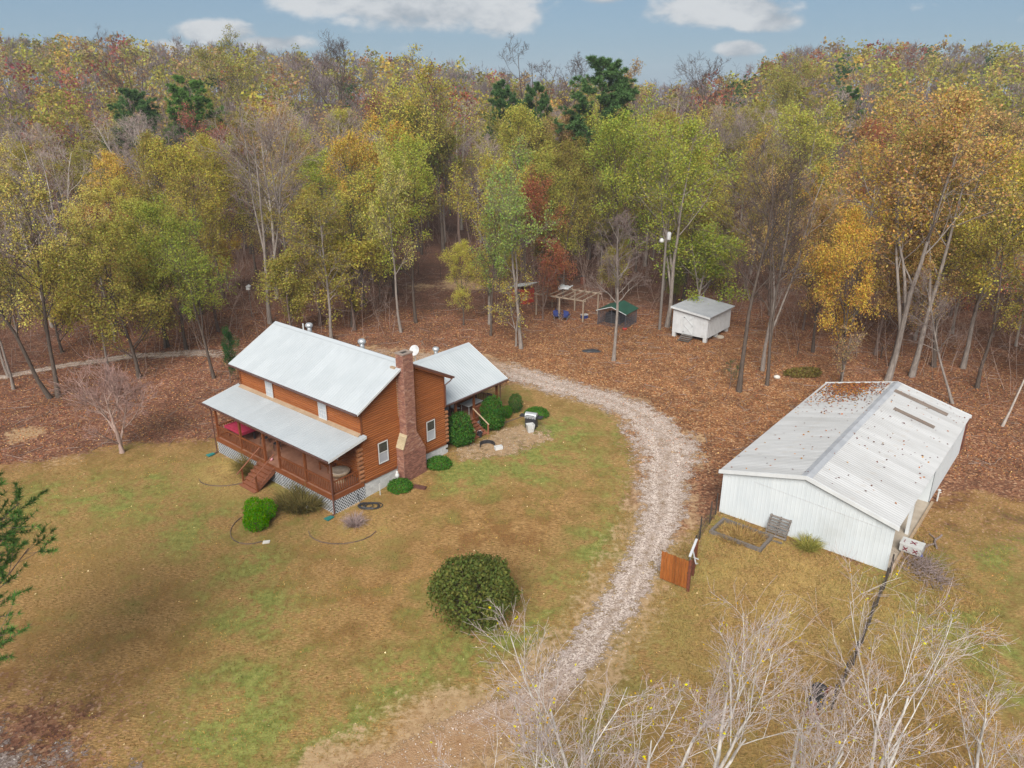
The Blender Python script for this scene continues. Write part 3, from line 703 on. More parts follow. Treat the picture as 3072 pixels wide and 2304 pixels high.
# steps
st = part('front_steps', MB().prism([(-7.66, -PD - .05, ZB - .05), (-7.66, -4.05, .08), (-7.66, -4.05, -.1), (-7.66, -PD - .05, ZB - .45)], (.06, 0, 0)).prism([(-6.06, -PD - .05, ZB - .05), (-6.06, -4.05, .08), (-6.06, -4.05, -.1), (-6.06, -PD - .05, ZB - .45)], (.06, 0, 0)), M['step'], house)
for i in range(7):
    z_ = ZB - .17 * (i + 1) + .02; y_ = -PD - .06 - .235 * i
    part('tread', MB().box(-7.72, y_ - .27, z_ - .04, -5.98, y_ + .01, z_), M['step'], st)
    part('riser', MB().box(-7.6, y_ - .23, z_ - .165, -6.06, y_ - .21, z_ - .04), M['trimwood'], st)
for x in (-7.6, -6.0):
    part('handrail', MB().beam((x, -PD + .02, 2.12), (x, -4.3, .88), .09, .045), M['step'], st); part('newel', MB().box(x - .045, -3.95, 0, x + .045, -3.86, 1.15), M['trimwood'], st)
# porch roof
pr_ = part('porch_roof', MB().prism([(HX - .35, -PD - .36, ZP1 - .09), (HX - .35, -.06, ZP2 - .09), (HX - .35, -.06, ZP2 - .2), (HX - .35, -PD - .36, ZP1 - .2)], (.7 - HX, 0, 0)).box(HX, -PD + .03, ZP1 - .24, .02, -PD + .17, ZP1 - .02), M['trimwood'], house)
slope(pr_, HX - .43, .43, -PD - .42, ZP1, -.04, ZP2, M['roof'])
part('rake_trim', MB().prism([(.43, -PD - .42, ZP1 + .03), (.43, .02, ZP2 + .05), (.43, .02, ZP2 - .12), (.43, -PD - .42, ZP1 - .12)], (.03, 0, 0)), M['whitetrim'], pr_)
part('end_cap', MB().prism([(.12, -PD - .44, ZP1 + .028), (.12, .04, ZP2 + .045), (.12, .04, ZP2 + .06), (.12, -PD - .44, ZP1 + .045)], (.335, 0, 0)), M['roof'], pr_)
part('rake_trim', MB().prism([(HX - .46, -PD - .42, ZP1 + .03), (HX - .46, .0, ZP2 + .05), (HX - .46, .0, ZP2 - .12), (HX - .46, -PD - .42, ZP1 - .12)], (.03, 0, 0)), M['whitetrim'], pr_)
part('wall_flashing', MB().prism([(HX - .02, -.30, ZP2 - .01), (HX - .02, -.06, ZP2 + .12), (HX - .02, -.06, ZP2 + .05), (HX - .02, -.30, ZP2 - .05)], (-HX + .04, 0, 0)), M['tanflash'], pr_)
gutter(pr_, HX - .45, .45, -PD - .49, ZP1 - .01)
for x in (HX - .08, .08):
    part('downspout', MB().pipe([(x, -PD - .45, ZP1 - .1), (x, -PD - .1, ZP1 - .45), (x, -PD - .1, .12), (x, -PD - .32, .06)], .045), M['gutter'], pr_)

# rear wing with its side porch
WY1, WE, WEX, WRX, WRZ = 14.2, 3.6, -.68, -4.66, 5.63
wing = part('rear_wing', MB().prism([(-3.6, HY - .05, ZB), (-7.9, HY - .05, ZB), (-7.9, HY - .05, 3.85), (WRX, HY - .05, WRZ - .15), (-3.6, HY - .05, 4.85)], (0, WY1 - HY, 0)), M['log'], house)
part('foundation', MB().box(-7.8, HY, -.1, -3.7, WY1 - .1, ZB), M['block'], wing)
wr = part('wing_roof', MB().prism([(WEX - .03, HY + .1, WE - .10), (WRX, HY + .1, WRZ - .09), (WRX, HY + .1, WRZ - .2), (WEX - .03, HY + .1, WE - .2)], (0, 7.5, 0)).prism([(2 * WRX - WEX, HY + .1, WE - .10), (WRX, HY + .1, WRZ - .09), (WRX, HY + .1, WRZ - .2), (2 * WRX - WEX, HY + .1, WE - .2)], (0, 7.5, 0)), M['trimwood'], house)
nW = 8; wW = (14.69 - 7.02) / nW; lnW = math.hypot(WRX - WEX, WRZ - WE); meW = ribbed(wW - .004, lnW, M['roof']); angW = math.atan2(WRZ - WE, WEX - WRX)
for i in range(nW):
    # mesh y -> up the slope toward -x ; mesh x -> +y
    o = link('roof_panel', meW, wr, (WEX, 7.02 + i * wW, WE)); o.rotation_euler = Matrix(((0, -math.cos(angW), math.sin(angW)), (1, 0, 0), (0, math.sin(angW), math.cos(angW)))).to_euler()
    o = link('roof_panel', meW, wr, (2 * WRX - WEX, 7.02 + (i + 1) * wW, WE)); o.rotation_euler = Matrix(((0, math.cos(angW), -math.sin(angW)), (-1, 0, 0), (0, math.sin(angW), math.cos(angW)))).to_euler()
part('ridge_cap', MB().prism([(WRX - .24, 7.0, WRZ - .1), (WRX, 7.0, WRZ + .04), (WRX + .24, 7.0, WRZ - .1), (WRX, 7.0, WRZ + .01)], (0, 7.69, 0)), M['roof'], wr)
part('rake_trim', MB().prism([(WEX, 14.69, WE + .03), (WRX, 14.69, WRZ + .035), (WRX, 14.69, WRZ - .12), (WEX, 14.69, WE - .12)], (0, .03, 0)), M['whitetrim'], wr)
gutter(wr, 7.25, 14.7, WEX + .06, WE - .02, ax='y')
vent(wr, WRX - .5, 11.6, WRZ - .25, .95); vent(wr, -3.3, 8.6, WRZ - .55, .8)
dish = part('satellite_dish', MB().lathe((0, 0, 0), [(.02, 0), (.18, .02), (.32, .07), (.40, .12), (.385, .125), (.3, .085), (.05, .03)], 18), M['greyplastic'], wr, True, loc=(WRX - .2, 9.2, WRZ + .75), rot=(R(62), 0, R(15)))
part('dish_mast', MB().pipe([(WRX - .2, 9.2, WRZ - .1), (WRX - .2, 9.2, WRZ + .5), (WRX - .22, 9.15, WRZ + .75)], .025), M['metal'], wr)
rp = part('rear_porch_deck', MB().box(-3.6, HY + .05, ZB - .06, -1.2, WY1, ZB), M['deck'], house)
part('rim_beam', MB().box(-1.2, HY + .05, ZB - .28, -1.14, WY1 + .05, ZB + .01), M['trimwood'], rp); part('rim_beam', MB().box(-3.6, WY1, ZB - .28, -1.2, WY1 + .06, ZB + .01), M['trimwood'], rp)
RPY = [HY + .25, 9.55, 11.5, WY1 - .12]
for y in RPY: part('post', MB().box(-1.34, y - .07, ZB, -1.2, y + .07, 3.5), M['trimwood'], rp)
part('post', MB().box(-3.5, WY1 - .19, ZB, -3.36, WY1 - .05, 4.6), M['trimwood'], rp)
part('header_beam', MB().box(-1.35, HY, 3.28, -1.19, WY1, 3.46), M['trimwood'], rp)
railing(rp, (-1.27, HY + .3), (-1.27, 9.5), ZB, m='step'); railing(rp, (-1.27, 11.55), (-1.27, WY1 - .2), ZB, m='step'); railing(rp, (-1.3, WY1 - .12), (-3.4, WY1 - .12), ZB, m='step')
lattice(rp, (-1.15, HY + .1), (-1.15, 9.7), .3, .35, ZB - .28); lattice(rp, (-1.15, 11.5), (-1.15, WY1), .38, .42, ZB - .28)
part('downspout', MB().pipe([(WEX + .05, WY1 + .2, WE - .1), (-1.1, WY1 + .1, WE - .4), (-1.1, WY1 + .1, .5)], .045), M['gutter'], wr)
rs = part('rear_steps', MB().prism([(-1.15, 9.86, ZB - .05), (.30, 9.86, .42), (.30, 9.86, .2), (-1.15, 9.86, ZB - .45)], (0, .05, 0)).prism([(-1.15, 11.32, ZB - .05), (.30, 11.32, .42), (.30, 11.32, .2), (-1.15, 11.32, ZB - .45)], (0, .05, 0)), M['step'], house)
for i in range(6):
    z_ = ZB - .145 * (i + 1) + .02; x_ = -1.14 + .25 * i
    part('tread', MB().box(x_ - .01, 9.8, z_ - .04, x_ + .28, 11.42, z_), M['step'], rs); part('riser', MB().box(x_ + .22, 9.9, z_ - .14, x_ + .24, 11.34, z_ - .04), M['trimwood'], rs)
for y in (9.88, 11.36):
    part('handrail', MB().beam((-1.25, y, 2.1), (.32, y, 1.22), .09, .045), M['palewood'], rs); part('newel', MB().box(.2, y - .045, .25, .29, y + .045, 1.25), M['step'], rs)

# ---- world positions from house coordinates
def hw(a, b, z=0.0):
    p = HO + EX * a + EY * b; return (float(p[0]), float(p[1]), z)
def on_house(name, label, cat, a, b, z, rz=0, group=None):
    x, y, _ = hw(a, b); return thing(name, label, cat, x, y, z, ROT + rz, group)

# furniture on the porches
t = on_house('pool_table', 'red-topped pool table at the end of the front porch', 'table', -11.6, -1.35, ZB)
part('table_bed', MB().box(-1.0, -.55, .68, 1.0, .55, .80), M['red'], t)
part('cushion_rail', MB().box(-1.08, -.63, .66, 1.08, -.54, .84).box(-1.08, .54, .66, 1.08, .63, .84).box(-1.08, -.54, .66, -.99, .54, .84).box(.99, -.54, .66, 1.08, .54, .84), M['red'], t)
for sx_ in (-1, 1):
    for sy_ in (-1, 1): part('leg', MB().cyl((sx_ * .85, sy_ * .45, 0), (sx_ * .85, sy_ * .45, .68), .07, .09), M['blackmetal'], t)
def iron_chair(a, b, rz, label):
    t = on_house('patio_chair', label, 'chair', a, b, ZB, rz, 'iron chairs on the front porch')
    part('seat', MB().lathe((0, 0, .42), [(.22, 0), (.25, .02), (.22, .04)], 12), M['blackmetal'], t)
    part('backrest', MB().pipe([(-.22, .22, .44), (-.24, .28, .75), (-.1, .32, .95), (.1, .32, .95), (.24, .28, .75), (.22, .22, .44)], .018).pipe([(0, .25, .44), (0, .32, .95)], .014), M['blackmetal'], t)
    for s1 in (-1, 1):
        for s2 in (-1, 1): part('leg', MB().cyl((s1 * .17, s2 * .17, .42), (s1 * .24, s2 * .24, 0), .016, n=6), M['blackmetal'], t)
iron_chair(-9.5, -.9, .3, 'black iron porch chair beside the red pool table'); iron_chair(-8.1, -.85, -.4, 'black iron porch chair opposite the top of the front steps')
t = on_house('round_porch_chair', 'round wicker chair with beige cushion in the porch corner by log ends', 'chair', -1.25, -.95, ZB)
part('base', MB().lathe((0, 0, 0), [(.38, 0), (.30, .12), (.22, .25), (.34, .38)], 14), M['palewood'], t)
part('bowl', MB().lathe((0, 0, .3), [(.2, 0), (.45, .1), (.62, .3), (.66, .42), (.62, .42), (.4, .16)], 18), M['palewood'], t, True)
part('cushion', MB().lathe((0, 0, .42), [(.2, 0), (.5, .14), (.6, .26), (.52, .34), (.25, .2), (.05, .16)], 16), M['beige'], t, True)
t = on_house('porch_table', 'low dark table against the log wall on the front porch', 'table', -3.0, -.6, ZB)
part('table_top', MB().box(-.5, -.3, .5, .5, .3, .55), M['trimwood'], t)
for s1 in (-1, 1):
    for s2 in (-1, 1): part('leg', MB().box(s1 * .42 - .03, s2 * .24 - .03, 0, s1 * .42 + .03, s2 * .24 + .03, .5), M['trimwood'], t)
t = on_house('ball', 'small pale pink ball at the top of the front steps', 'ball', -6.95, -2.1, ZB)
part('ball_shell', MB().lathe((0, 0, 0), [(.01, 0), (.08, .02), (.115, .09), (.115, .13), (.08, .20), (.01, .22)], 14), M['flagpink'], t, True)
# rear porch furniture
t = on_house('lounge_chair', 'grey reclining lounge chair at the top of the rear steps', 'chair', -2.3, 9.2, ZB, .5)
part('seat', MB().prism([(-.28, -.6, .30), (-.28, .25, .34), (-.28, .25, .28), (-.28, -.6, .24)], (.56, 0, 0)), M['greyplastic'], t)
part('backrest', MB().prism([(-.28, .25, .34), (-.28, .72, 1.12), (-.28, .78, 1.08), (-.28, .31, .28)], (.56, 0, 0)), M['greyplastic'], t)
for s1 in (-1, 1):
    part('leg', MB().pipe([(s1 * .28, -.5, .27), (s1 * .28, -.55, 0)], .02), M['blackmetal'], t); part('leg', MB().pipe([(s1 * .28, .3, .3), (s1 * .28, .5, 0)], .02), M['blackmetal'], t)
t = on_house('patio_table', 'pale rectangular table on the rear porch', 'table', -2.35, 12.4, ZB)
part('table_top', MB().box(-.45, -.8, .68, .45, .8, .73), M['whitepaint'], t)
for s1 in (-1, 1):
    for s2 in (-1, 1): part('leg', MB().cyl((s1 * .38, s2 * .7, 0), (s1 * .38, s2 * .7, .68), .03, n=8), M['greyplastic'], t)
def pchair(a, b, rz, label, m):
    t = on_house('porch_chair', label, 'chair', a, b, ZB, rz)
    part('seat', MB().box(-.25, -.25, .40, .25, .25, .45), M[m], t); part('backrest', MB().prism([(-.25, .22, .45), (-.25, .34, 1.0), (-.25, .37, 1.0), (-.25, .26, .45)], (.5, 0, 0)), M[m], t)
    for s1 in (-1, 1):
        for s2 in (-1, 1): part('leg', MB().cyl((s1 * .21, s2 * .21, 0), (s1 * .21, s2 * .21, .4), .02, n=6), M['blackmetal'], t)
pchair(-2.0, 13.75, 0, 'dark mesh-back chair at the end of the pale rear porch table', 'mesh'); pchair(-3.0, 11.3, 1.4, 'light grey chair between the lounge chair and the rear porch table', 'greyplastic')

# ------------------------------------------------------------------ white barn (same heading as the house)
BO = np.array([12.659, 39.974]); BW, BL, BZE, BZR, BOV = 9.609, 18.296, 2.868, 4.155, .18
barn = thing('barn', 'long white metal barn with a low ridged roof and one open bay', 'barn', BO[0], BO[1], 0, ROT)
BS = (BZR - BZE) / (BW / 2 + BOV); zw = BZE + BS * BOV - .06
def wall_panels(parent, p, q, top, name='wall_panel', z0=-.05):
    """vertical ribbed wall sheets from p to q; top(u) gives the height"""
    p = Vector((*p, 0)); q = Vector((*q, 0)); L_ = (q - p).length; d = (q - p) / L_; nrm = Vector((d.y, -d.x, 0)); n = max(1, round(L_ / .92)); w = L_ / n
    for i in range(n):
        mb = MB(); prof = [(0, 0)]; k = .115
        while k < w - .05: prof += [(k - .03, 0), (k - .014, .008), (k + .014, .008), (k + .03, 0)]; k += .23
        prof.append((w - .003, 0)); m = len(prof); vs = []; fs = []
        for (u, o_) in prof:
            b = p + d * (i * w + u) + nrm * o_; vs.append((b.x, b.y, z0)); vs.append((b.x, b.y, top(i * w + u)))
        fs = [(2 * j, 2 * j + 2, 2 * j + 3, 2 * j + 1) for j in range(m - 1)]
        mb.add(vs, fs); part(name, mb, M['barnwall'], parent)
def gab(u): return zw + BS * (min(u, BW - u))
part('frame', MB().prism([(.02, .03, -.2), (BW - .02, .03, -.2), (BW - .02, .03, zw - .03), (BW / 2, .03, zw + BS * BW / 2 - .05), (.02, .03, zw - .03)], (0, .07, 0)), M['barnwall'], barn)
wall_panels(barn, (0, 0), (BW, 0), gab)
part('girt_screw_line', MB().prism([(1.9, -.024, 2.75), (BW - .6, -.024, 2.42), (BW - .6, -.024, 2.40), (1.9, -.024, 2.735)], (0, .006, 0)), M['greyplastic'], barn)
part('back_wall', MB().prism([(0, BL, -.2), (BW, BL, -.2), (BW, BL, zw), (BW / 2, BL, zw + BS * BW / 2 - .02), (0, BL, zw)], (0, -.08, 0)), M['barnwall'], barn)
part('side_wall', MB().box(0, .1, -.2, .08, BL - .08, zw), M['barnwall'], barn)
BAY = 9.3
part('side_wall', MB().box(BW - .1, BAY, -.2, BW - .03, BL - .08, zw), M['barnwall'], barn)
wall_panels(barn, (BW, BAY), (BW, BL), lambda u: zw)
part('partition_wall', MB().prism([(.1, BAY, -.2), (BW - .1, BAY, -.2), (BW - .1, BAY, zw), (BW / 2, BAY, zw + BS * BW / 2 - .05), (.1, BAY, zw)], (0, .08, 0)), M['barnwall'], barn)
part('floor_slab', MB().box(.1, .1, -.1, BW + .1, BAY, .035), M['concrete'], barn)
part('bay_post', MB().box(BW - .22, 4.5, -.1, BW - .04, 4.68, zw - .02), M['whitetrim'], barn); part('eave_beam', MB().box(BW - .2, .1, zw - .25, BW - .06, BAY, zw - .05), M['palewood'], barn)
part('sill_timber', MB().box(BW + .12, -.4, 0, BW + .26, BAY + .1, .14), M['palewood'], barn)
br = part('roof', MB().prism([(.05, .12, zw - .04), (BW / 2, .12, zw + BS * BW / 2 - .05), (BW - .05, .12, zw - .04), (BW / 2, .12, zw + BS * BW / 2 - .12)], (0, BL - .25, 0)), M['palewood'], barn)
nB = 20; y0b, y1b = -BOV, BL + BOV; wB = (y1b - y0b) / nB; lnB = math.hypot(BW / 2 + BOV, BZR - BZE); angB = math.atan2(BZR - BZE, BW / 2 + BOV)
meB = ribbed(wB - .004, lnB, M['barnroof'], .23, .012, .03)
for i in range(nB):
    o = link('roof_panel', meB, br, (BW + BOV, y0b + i * wB, BZE + random.uniform(0, .006))); o.rotation_euler = Matrix(((0, -math.cos(angB), math.sin(angB)), (1, 0, 0), (0, math.sin(angB), math.cos(angB)))).to_euler()
    o = link('roof_panel', meB, br, (-BOV, y0b + (i + 1) * wB, BZE + random.uniform(0, .006))); o.rotation_euler = Matrix(((0, math.cos(angB), -math.sin(angB)), (-1, 0, 0), (0, math.sin(angB), math.cos(angB)))).to_euler()
M['ridge'] = pm('grey_ridge_cap', (.34, .35, .37), (.28, .29, .31), 1.2, .55, rnd=.1)
yy = -BOV - .02
while yy < BL + BOV - .1:
    y2 = min(yy + 3.05, BL + BOV + .02)
    part('ridge_cap', MB().prism([(BW / 2 - .30, yy, BZR - .05), (BW / 2, yy, BZR + .045), (BW / 2 + .30, yy, BZR - .05), (BW / 2, yy, BZR + .02)], (0, y2 - yy, 0)), M['ridge'], br); yy = y2
for yy in (-BOV - .06, BL + BOV):
    for s in (-1, 1):
        xe = BW / 2 + s * (BW / 2 + BOV + .03)
        part('rake_trim', MB().prism([(BW / 2, yy, BZR + .04), (xe, yy, BZE + .035), (xe, yy, BZE - .20), (BW / 2, yy, BZR - .2)], (0, .06, 0)), M['whitetrim'], br)
def on_slope(x, y, dz): return (x, y, BZR - abs(x - BW / 2) * BS + dz)
for (yc, xa, xb, wd) in ((16.7, BW / 2 + .25, BW - 1.0, .55), (13.7, BW / 2 + 1.0, BW - 1.2, .5)):
    part('skylight_panel', MB().prism([on_slope(xa, yc - wd / 2, .036), on_slope(xb, yc - wd / 2, .036), on_slope(xb, yc + wd / 2, .036), on_slope(xa, yc + wd / 2, .036)], (0, 0, .012)), M['skylight'], br)
part('rusty_door', MB().box(BW - .02, BL + .02, 0, BW + .04, BL + .9, 2.3), M['rust'], barn)

def bw(a, b):
    p = BO + EX * a + EY * b; return float(p[0]), float(p[1])

# ------------------------------------------------------------------ yard buildings
# small white shed on blocks
shed = thing('garden_shed', 'small white board shed on block piers with wooden steps', 'shed', 16.45, 74.0, None, ROT); shed.scale = (.94, .94, .94)
SW, SDp, SH = 4.1, 5.6, 2.7; sb = .5
part('wall', MB().prism([(0, 0, sb), (SW, 0, sb), (SW, 0, sb + 2.35), (0, 0, sb + 2.75)], (0, SDp, 0)), M['whitepaint'], shed)
for i in range(13):
    x = .05 + i * (SW - .1) / 12
    part('batten', MB().box(x - .02, -.025, sb, x + .02, -.002, sb + 2.7 - x * .098), M['whitetrim'], shed)
for i in range(16):
    y = .05 + i * (SDp - .1) / 15; part('batten', MB().box(SW + .002, y - .02, sb, SW + .022, y + .02, sb + 2.3), M['whitetrim'], shed)
d_ = part('door', MB().box(1.35, -.06, sb + .08, 2.45, -.026, sb + 2.05), M['whitetrim'], shed)
part('door_brace', MB().beam((1.4, -.07, sb + .15), (2.4, -.07, sb + 1.05), .02, .1, up=(0, 1, 0)).beam((1.4, -.075, sb + 1.05), (2.4, -.075, sb + .15), .02, .1, up=(0, 1, 0)).beam((1.4, -.07, sb + 1.1), (2.4, -.07, sb + 2.0), .02, .1, up=(0, 1, 0)).beam((1.4, -.075, sb + 2.0), (2.4, -.075, sb + 1.1), .02, .1, up=(0, 1, 0)), M['whitepaint'], d_)
part('handle', MB().box(2.34, -.10, sb + .95, 2.38, -.06, sb + 1.15), M['blackmetal'], d_)
for z in (.25, 1.85): part('hinge', MB().box(1.30, -.08, sb + z, 1.42, -.06, sb + z + .06), M['blackmetal'], d_)
sr = part('roof', MB().prism([(-.2, -.28, sb + 2.80), (SW + .3, -.28, sb + 2.33), (SW + .3, -.28, sb + 2.42), (-.2, -.28, sb + 2.89)], (0, SDp + .55, 0)), M['ridge'], shed)
part('fascia', MB().prism([(-.22, -.31, sb + 2.70), (SW + .32, -.31, sb + 2.23), (SW + .32, -.31, sb + 2.44), (-.22, -.31, sb + 2.91)], (0, .03, 0)), M['whitetrim'], sr)
for x in (.2, SW - .25):
    for y in (.2, SDp / 2, SDp - .2): part('pier', MB().box(x - .18, y - .18, -.3, x + .18, y + .18, sb), M['block'], shed)
part('stringer', MB().prism([(1.35, -.05, sb - .02), (1.35, -1.2, .02), (1.35, -1.2, -.12), (1.35, -.05, sb - .3)], (.05, 0, 0)).prism([(2.45, -.05, sb - .02), (2.45, -1.2, .02), (2.45, -1.2, -.12), (2.45, -.05, sb - .3)], (.05, 0, 0)), M['oldwood'], shed)
for i in range(4): part('tread', MB().box(1.28, -.35 - .28 * i, sb - .12 * i - .03, 2.56, -.09 - .28 * i, sb - .12 * i + .01), M['oldwood'], shed)

# dog kennel with green roof
kn = thing('dog_kennel', 'low dark wire kennel with a green peaked roof', 'kennel', 11.35, 78.2, None, ROT + .12)
part('roof', MB().prism([(-1.75, -1.6, 1.62), (0, -1.6, 2.25), (1.75, -1.6, 1.62), (1.75, -1.6, 1.56), (0, -1.6, 2.17), (-1.75, -1.6, 1.56)], (0, 3.2, 0)), M['greentin'], kn)
part('roof_edge', MB().beam((-1.77, -1.62, 1.6), (0, -1.62, 2.22), .04, .06).beam((0, -1.62, 2.22), (1.77, -1.62, 1.6), .04, .06), M['whitetrim'], kn)
for (p, q) in (((-1.6, -1.45), (1.6, -1.45)), ((1.6, -1.45), (1.6, 1.45)), ((-1.6, -1.45), (-1.6, 1.45)), ((-1.6, 1.45), (1.6, 1.45))):
    mb = MB(); n = 26
    for i in range(n + 1):
        t = i / n; x, y = p[0] + (q[0] - p[0]) * t, p[1] + (q[1] - p[1]) * t; mb.cyl((x, y, .05), (x, y, 1.6), .012, n=4)
    for k in range(9): mb.beam((*p, .1 + k * .18), (*q, .1 + k * .18), .012, .012)
    tag(part('wire_panel', mb, M['mesh'], kn), kind='stuff')
for x in (-1.6, 0, 1.6):
    for y in (-1.45, 1.45): part('post', MB().cyl((x, y, 0), (x, y, 1.62 if x else 2.15), .035, n=8), M['mesh'], kn)
part('house_box', MB().box(-1.3, -.2, 0, .4, 1.3, 1.0), M['dark'], kn)
t = thing('food_bowl', 'red dog bowl on the leaves in front of the kennel', 'bowl', 11.9, 76.0)
part('bowl_shell', MB().lathe((0, 0, 0), [(.2, 0), (.26, .14), (.24, .14), (.17, .03)], 14), M['redpaint'], t)

M['greywood'] = pm('greyed_timber', (.30, .235, .175), (.22, .17, .125), 4, .9, rnd=.15)
# bare timber pergola
pg = thing('pergola_frame', 'unroofed weathered timber frame of posts and rafters among the trees', 'pergola', 6.2, 81.8, None, ROT + .15)
for x in (-2.9, 0, 2.9):
    for y in (-1.9, 1.9): part('post', MB().box(x - .07, y - .07, -.1, x + .07, y + .07, 2.35), M['greywood'], pg)
for y in (-1.9, 1.9): part('beam', MB().box(-3.2, y - .05, 2.351, 3.2, y + .05, 2.5), M['greywood'], pg)
for i in range(8): part('rafter', MB().box(-3.0 + i * .857 - .03, -2.1, 2.502, -3.0 + i * .857 + .03, 2.1, 2.62), M['greywood'], pg)
t = thing('roof_sheet', 'crumpled white metal sheet lying on the pergola rafters', 'sheet', 5.9, 83.6, 2.0, ROT + .3)
vv = [(x * .2, y * .2, .66 + .05 * math.sin(x * 2.1) + .06 * math.cos(y * 1.7 + x)) for y in range(-5, 6) for x in range(-4, 5)]
vv += [(x, y, z - .012) for x, y, z in vv]; mb = MB(); mb.add(vv, [(j * 9 + i, j * 9 + i + 1, j * 9 + i + 10, j * 9 + i + 9) for j in range(10) for i in range(8)] + [(99 + j * 9 + i, 99 + j * 9 + i + 9, 99 + j * 9 + i + 10, 99 + j * 9 + i + 1) for j in range(10) for i in range(8)])
t.location.z = gz1(5.9, 83.6) + 2.06
part('sheet_metal', mb, M['whitetrim'], t)
t = thing('playhouse', 'red timber playhouse with a tilted white roof sheet, half hidden by branches', 'playhouse', 1.3, 87.2, None, ROT)
part('wall', MB().box(-1.0, -.9, 0, 1.0, .9, 1.7), M['redpaint'], t); part('roof', MB().prism([(-1.4, -1.2, 1.72), (1.4, -1.2, 2.35), (1.4, -1.2, 2.42), (-1.4, -1.2, 1.79)], (0, 2.4, 0)), M['whitetrim'], t)
part('doorway', MB().box(-.3, -.93, .05, .35, -.895, 1.4), M['dark'], t)
t = thing('burn_barrel', 'dark rusty steel barrel standing on the forest floor', 'barrel', 9.2, 95.7)
part('drum', MB().lathe((0, 0, 0), [(.34, 0), (.36, .02), (.36, .42), (.38, .44), (.36, .46), (.36, 1.0), (.38, 1.05), (.34, 1.05), (.33, .2)], 16), M['rust'], t)
part('rim', MB().lathe((0, 0, 1.03), [(.37, 0), (.395, .02), (.37, .04)], 16), M['blackmetal'], t)
def camp_chair(x, y, rz, label):
    t = thing('camp_chair', label, 'chair', x, y, None, rz, 'blue folding chairs by the pergola')
    part('seat', MB().prism([(-.28, -.25, .42), (-.28, .22, .36), (-.28, .22, .34), (-.28, -.25, .40)], (.56, 0, 0)), M['blue'], t)
    part('backrest', MB().prism([(-.28, .22, .38), (-.28, .36, .95), (-.28, .38, .95), (-.28, .25, .37)], (.56, 0, 0)), M['blue'], t)
    for s1 in (-1, 1):
        part('leg', MB().pipe([(s1 * .28, -.28, .42), (s1 * .28, .3, 0)], .014), M['metal'], t); part('leg', MB().pipe([(s1 * .28, .26, .45), (s1 * .28, -.3, 0)], .014), M['metal'], t)
        part('armrest', MB().beam((s1 * .29, -.25, .60), (s1 * .29, .28, .62), .06, .02), M['blue'], t)
for i, (x, y, r) in enumerate(((4.9, 79.9, .3), (5.8, 79.5, -.5), (5.2, 80.9, 1.4), (6.1, 80.4, 2.4))): camp_chair(x, y, r, 'blue folding camp chair in the ring beside the pergola posts')
t = thing('cooler', 'blue cooler with white lid under the pergola', 'cooler', 8.0, 80.3, None, .4)
part('body', MB().box(-.35, -.22, 0, .35, .22, .38), M['blue'], t); part('lid', MB().box(-.37, -.24, .381, .37, .24, .47), M['plasticw'], t)
t = thing('yard_light', 'wooden utility pole carrying a white lamp above the shed', 'lamp post', 15.6, 76.2)
part('pole', MB().cyl((0, 0, -.2), (0, 0, 10.4), .15, .10, 10), M['oldwood'], t); part('lamp_arm', MB().pipe([(0, 0, 9.4), (-.5, -.5, 9.7)], .03), M['metal'], t)
part('lamp_head', MB().lathe((-.55, -.55, 9.3), [(.10, 0), (.24, .1), (.2, .3), (.08, .45)], 14), M['plasticw'], t, True); part('transformer', MB().lathe((.25, -.1, 9.5), [(.18, 0), (.2, .05), (.2, .7), (.1, .8)], 12), M['greyplastic'], t, True)
t = thing('bird_house', 'small white bird house on a slender pole behind the log house', 'bird house', -28.9, 80.6)
part('pole', MB().cyl((0, 0, 0), (0, 0, 3.2), .04), M['oldwood'], t); part('box', MB().box(-.2, -.18, 3.2, .2, .18, 3.55), M['whitepaint'], t); part('roof', MB().prism([(-.27, -.25, 3.55), (0, -.25, 3.75), (.27, -.25, 3.55)], (0, .5, 0)), M['whitetrim'], t)
t = thing('tarp_heap', 'dark crumpled tarpaulin lying on the leaves behind the rear wing', 'tarp', 7.7, 69.0)
mb = MB(); mb.lathe((0, 0, 0), [(.75, 0), (.6, .1), (.3, .16), (.05, .18)], 12); mb.v = [(x * 1.3 + .06 * math.sin(y * 9), y * .6 + .05 * math.sin(x * 7), z + .03 * math.sin(x * 8 + y * 5) + .02) for x, y, z in mb.v]
part('sheet', mb, M['blackmetal'], t)

# ------------------------------------------------------------------ garden objects
t = thing('barbecue_grill', 'black gas barbecue with a silver lid and side shelves', 'grill', 1.45, 51.4, None, -.35)
part('cabinet', MB().box(-.42, -.25, .12, .42, .25, .80), M['blackmetal'], t)
part('firebox', MB().box(-.45, -.28, .801, .45, .28, .95), M['blackmetal'], t)
part('lid', MB().prism([(-.44, .28 * math.cos(a), .951 + .26 * math.sin(a)) for a in [k * math.pi / 8 for k in range(9)]], (.88, 0, 0)), M['metal'], t)
part('lid_handle', MB().beam((-.3, -.31, 1.08), (.3, -.31, 1.08), .03, .03), M['blackmetal'], t); part('control_panel', MB().box(-.43, -.33, .82, .43, -.281, .93), M['metal'], t)
for s1 in (-1, 1): part('side_shelf', MB().box(min(s1 * .46, s1 * .88), -.26, .88, max(s1 * .46, s1 * .88), .26, .92), M['blackmetal'], t)
for k in range(4): part('knob', MB().cyl((-.3 + k * .2, -.33, .875), (-.3 + k * .2, -.37, .875), .03, n=8), M['blackmetal'], t)
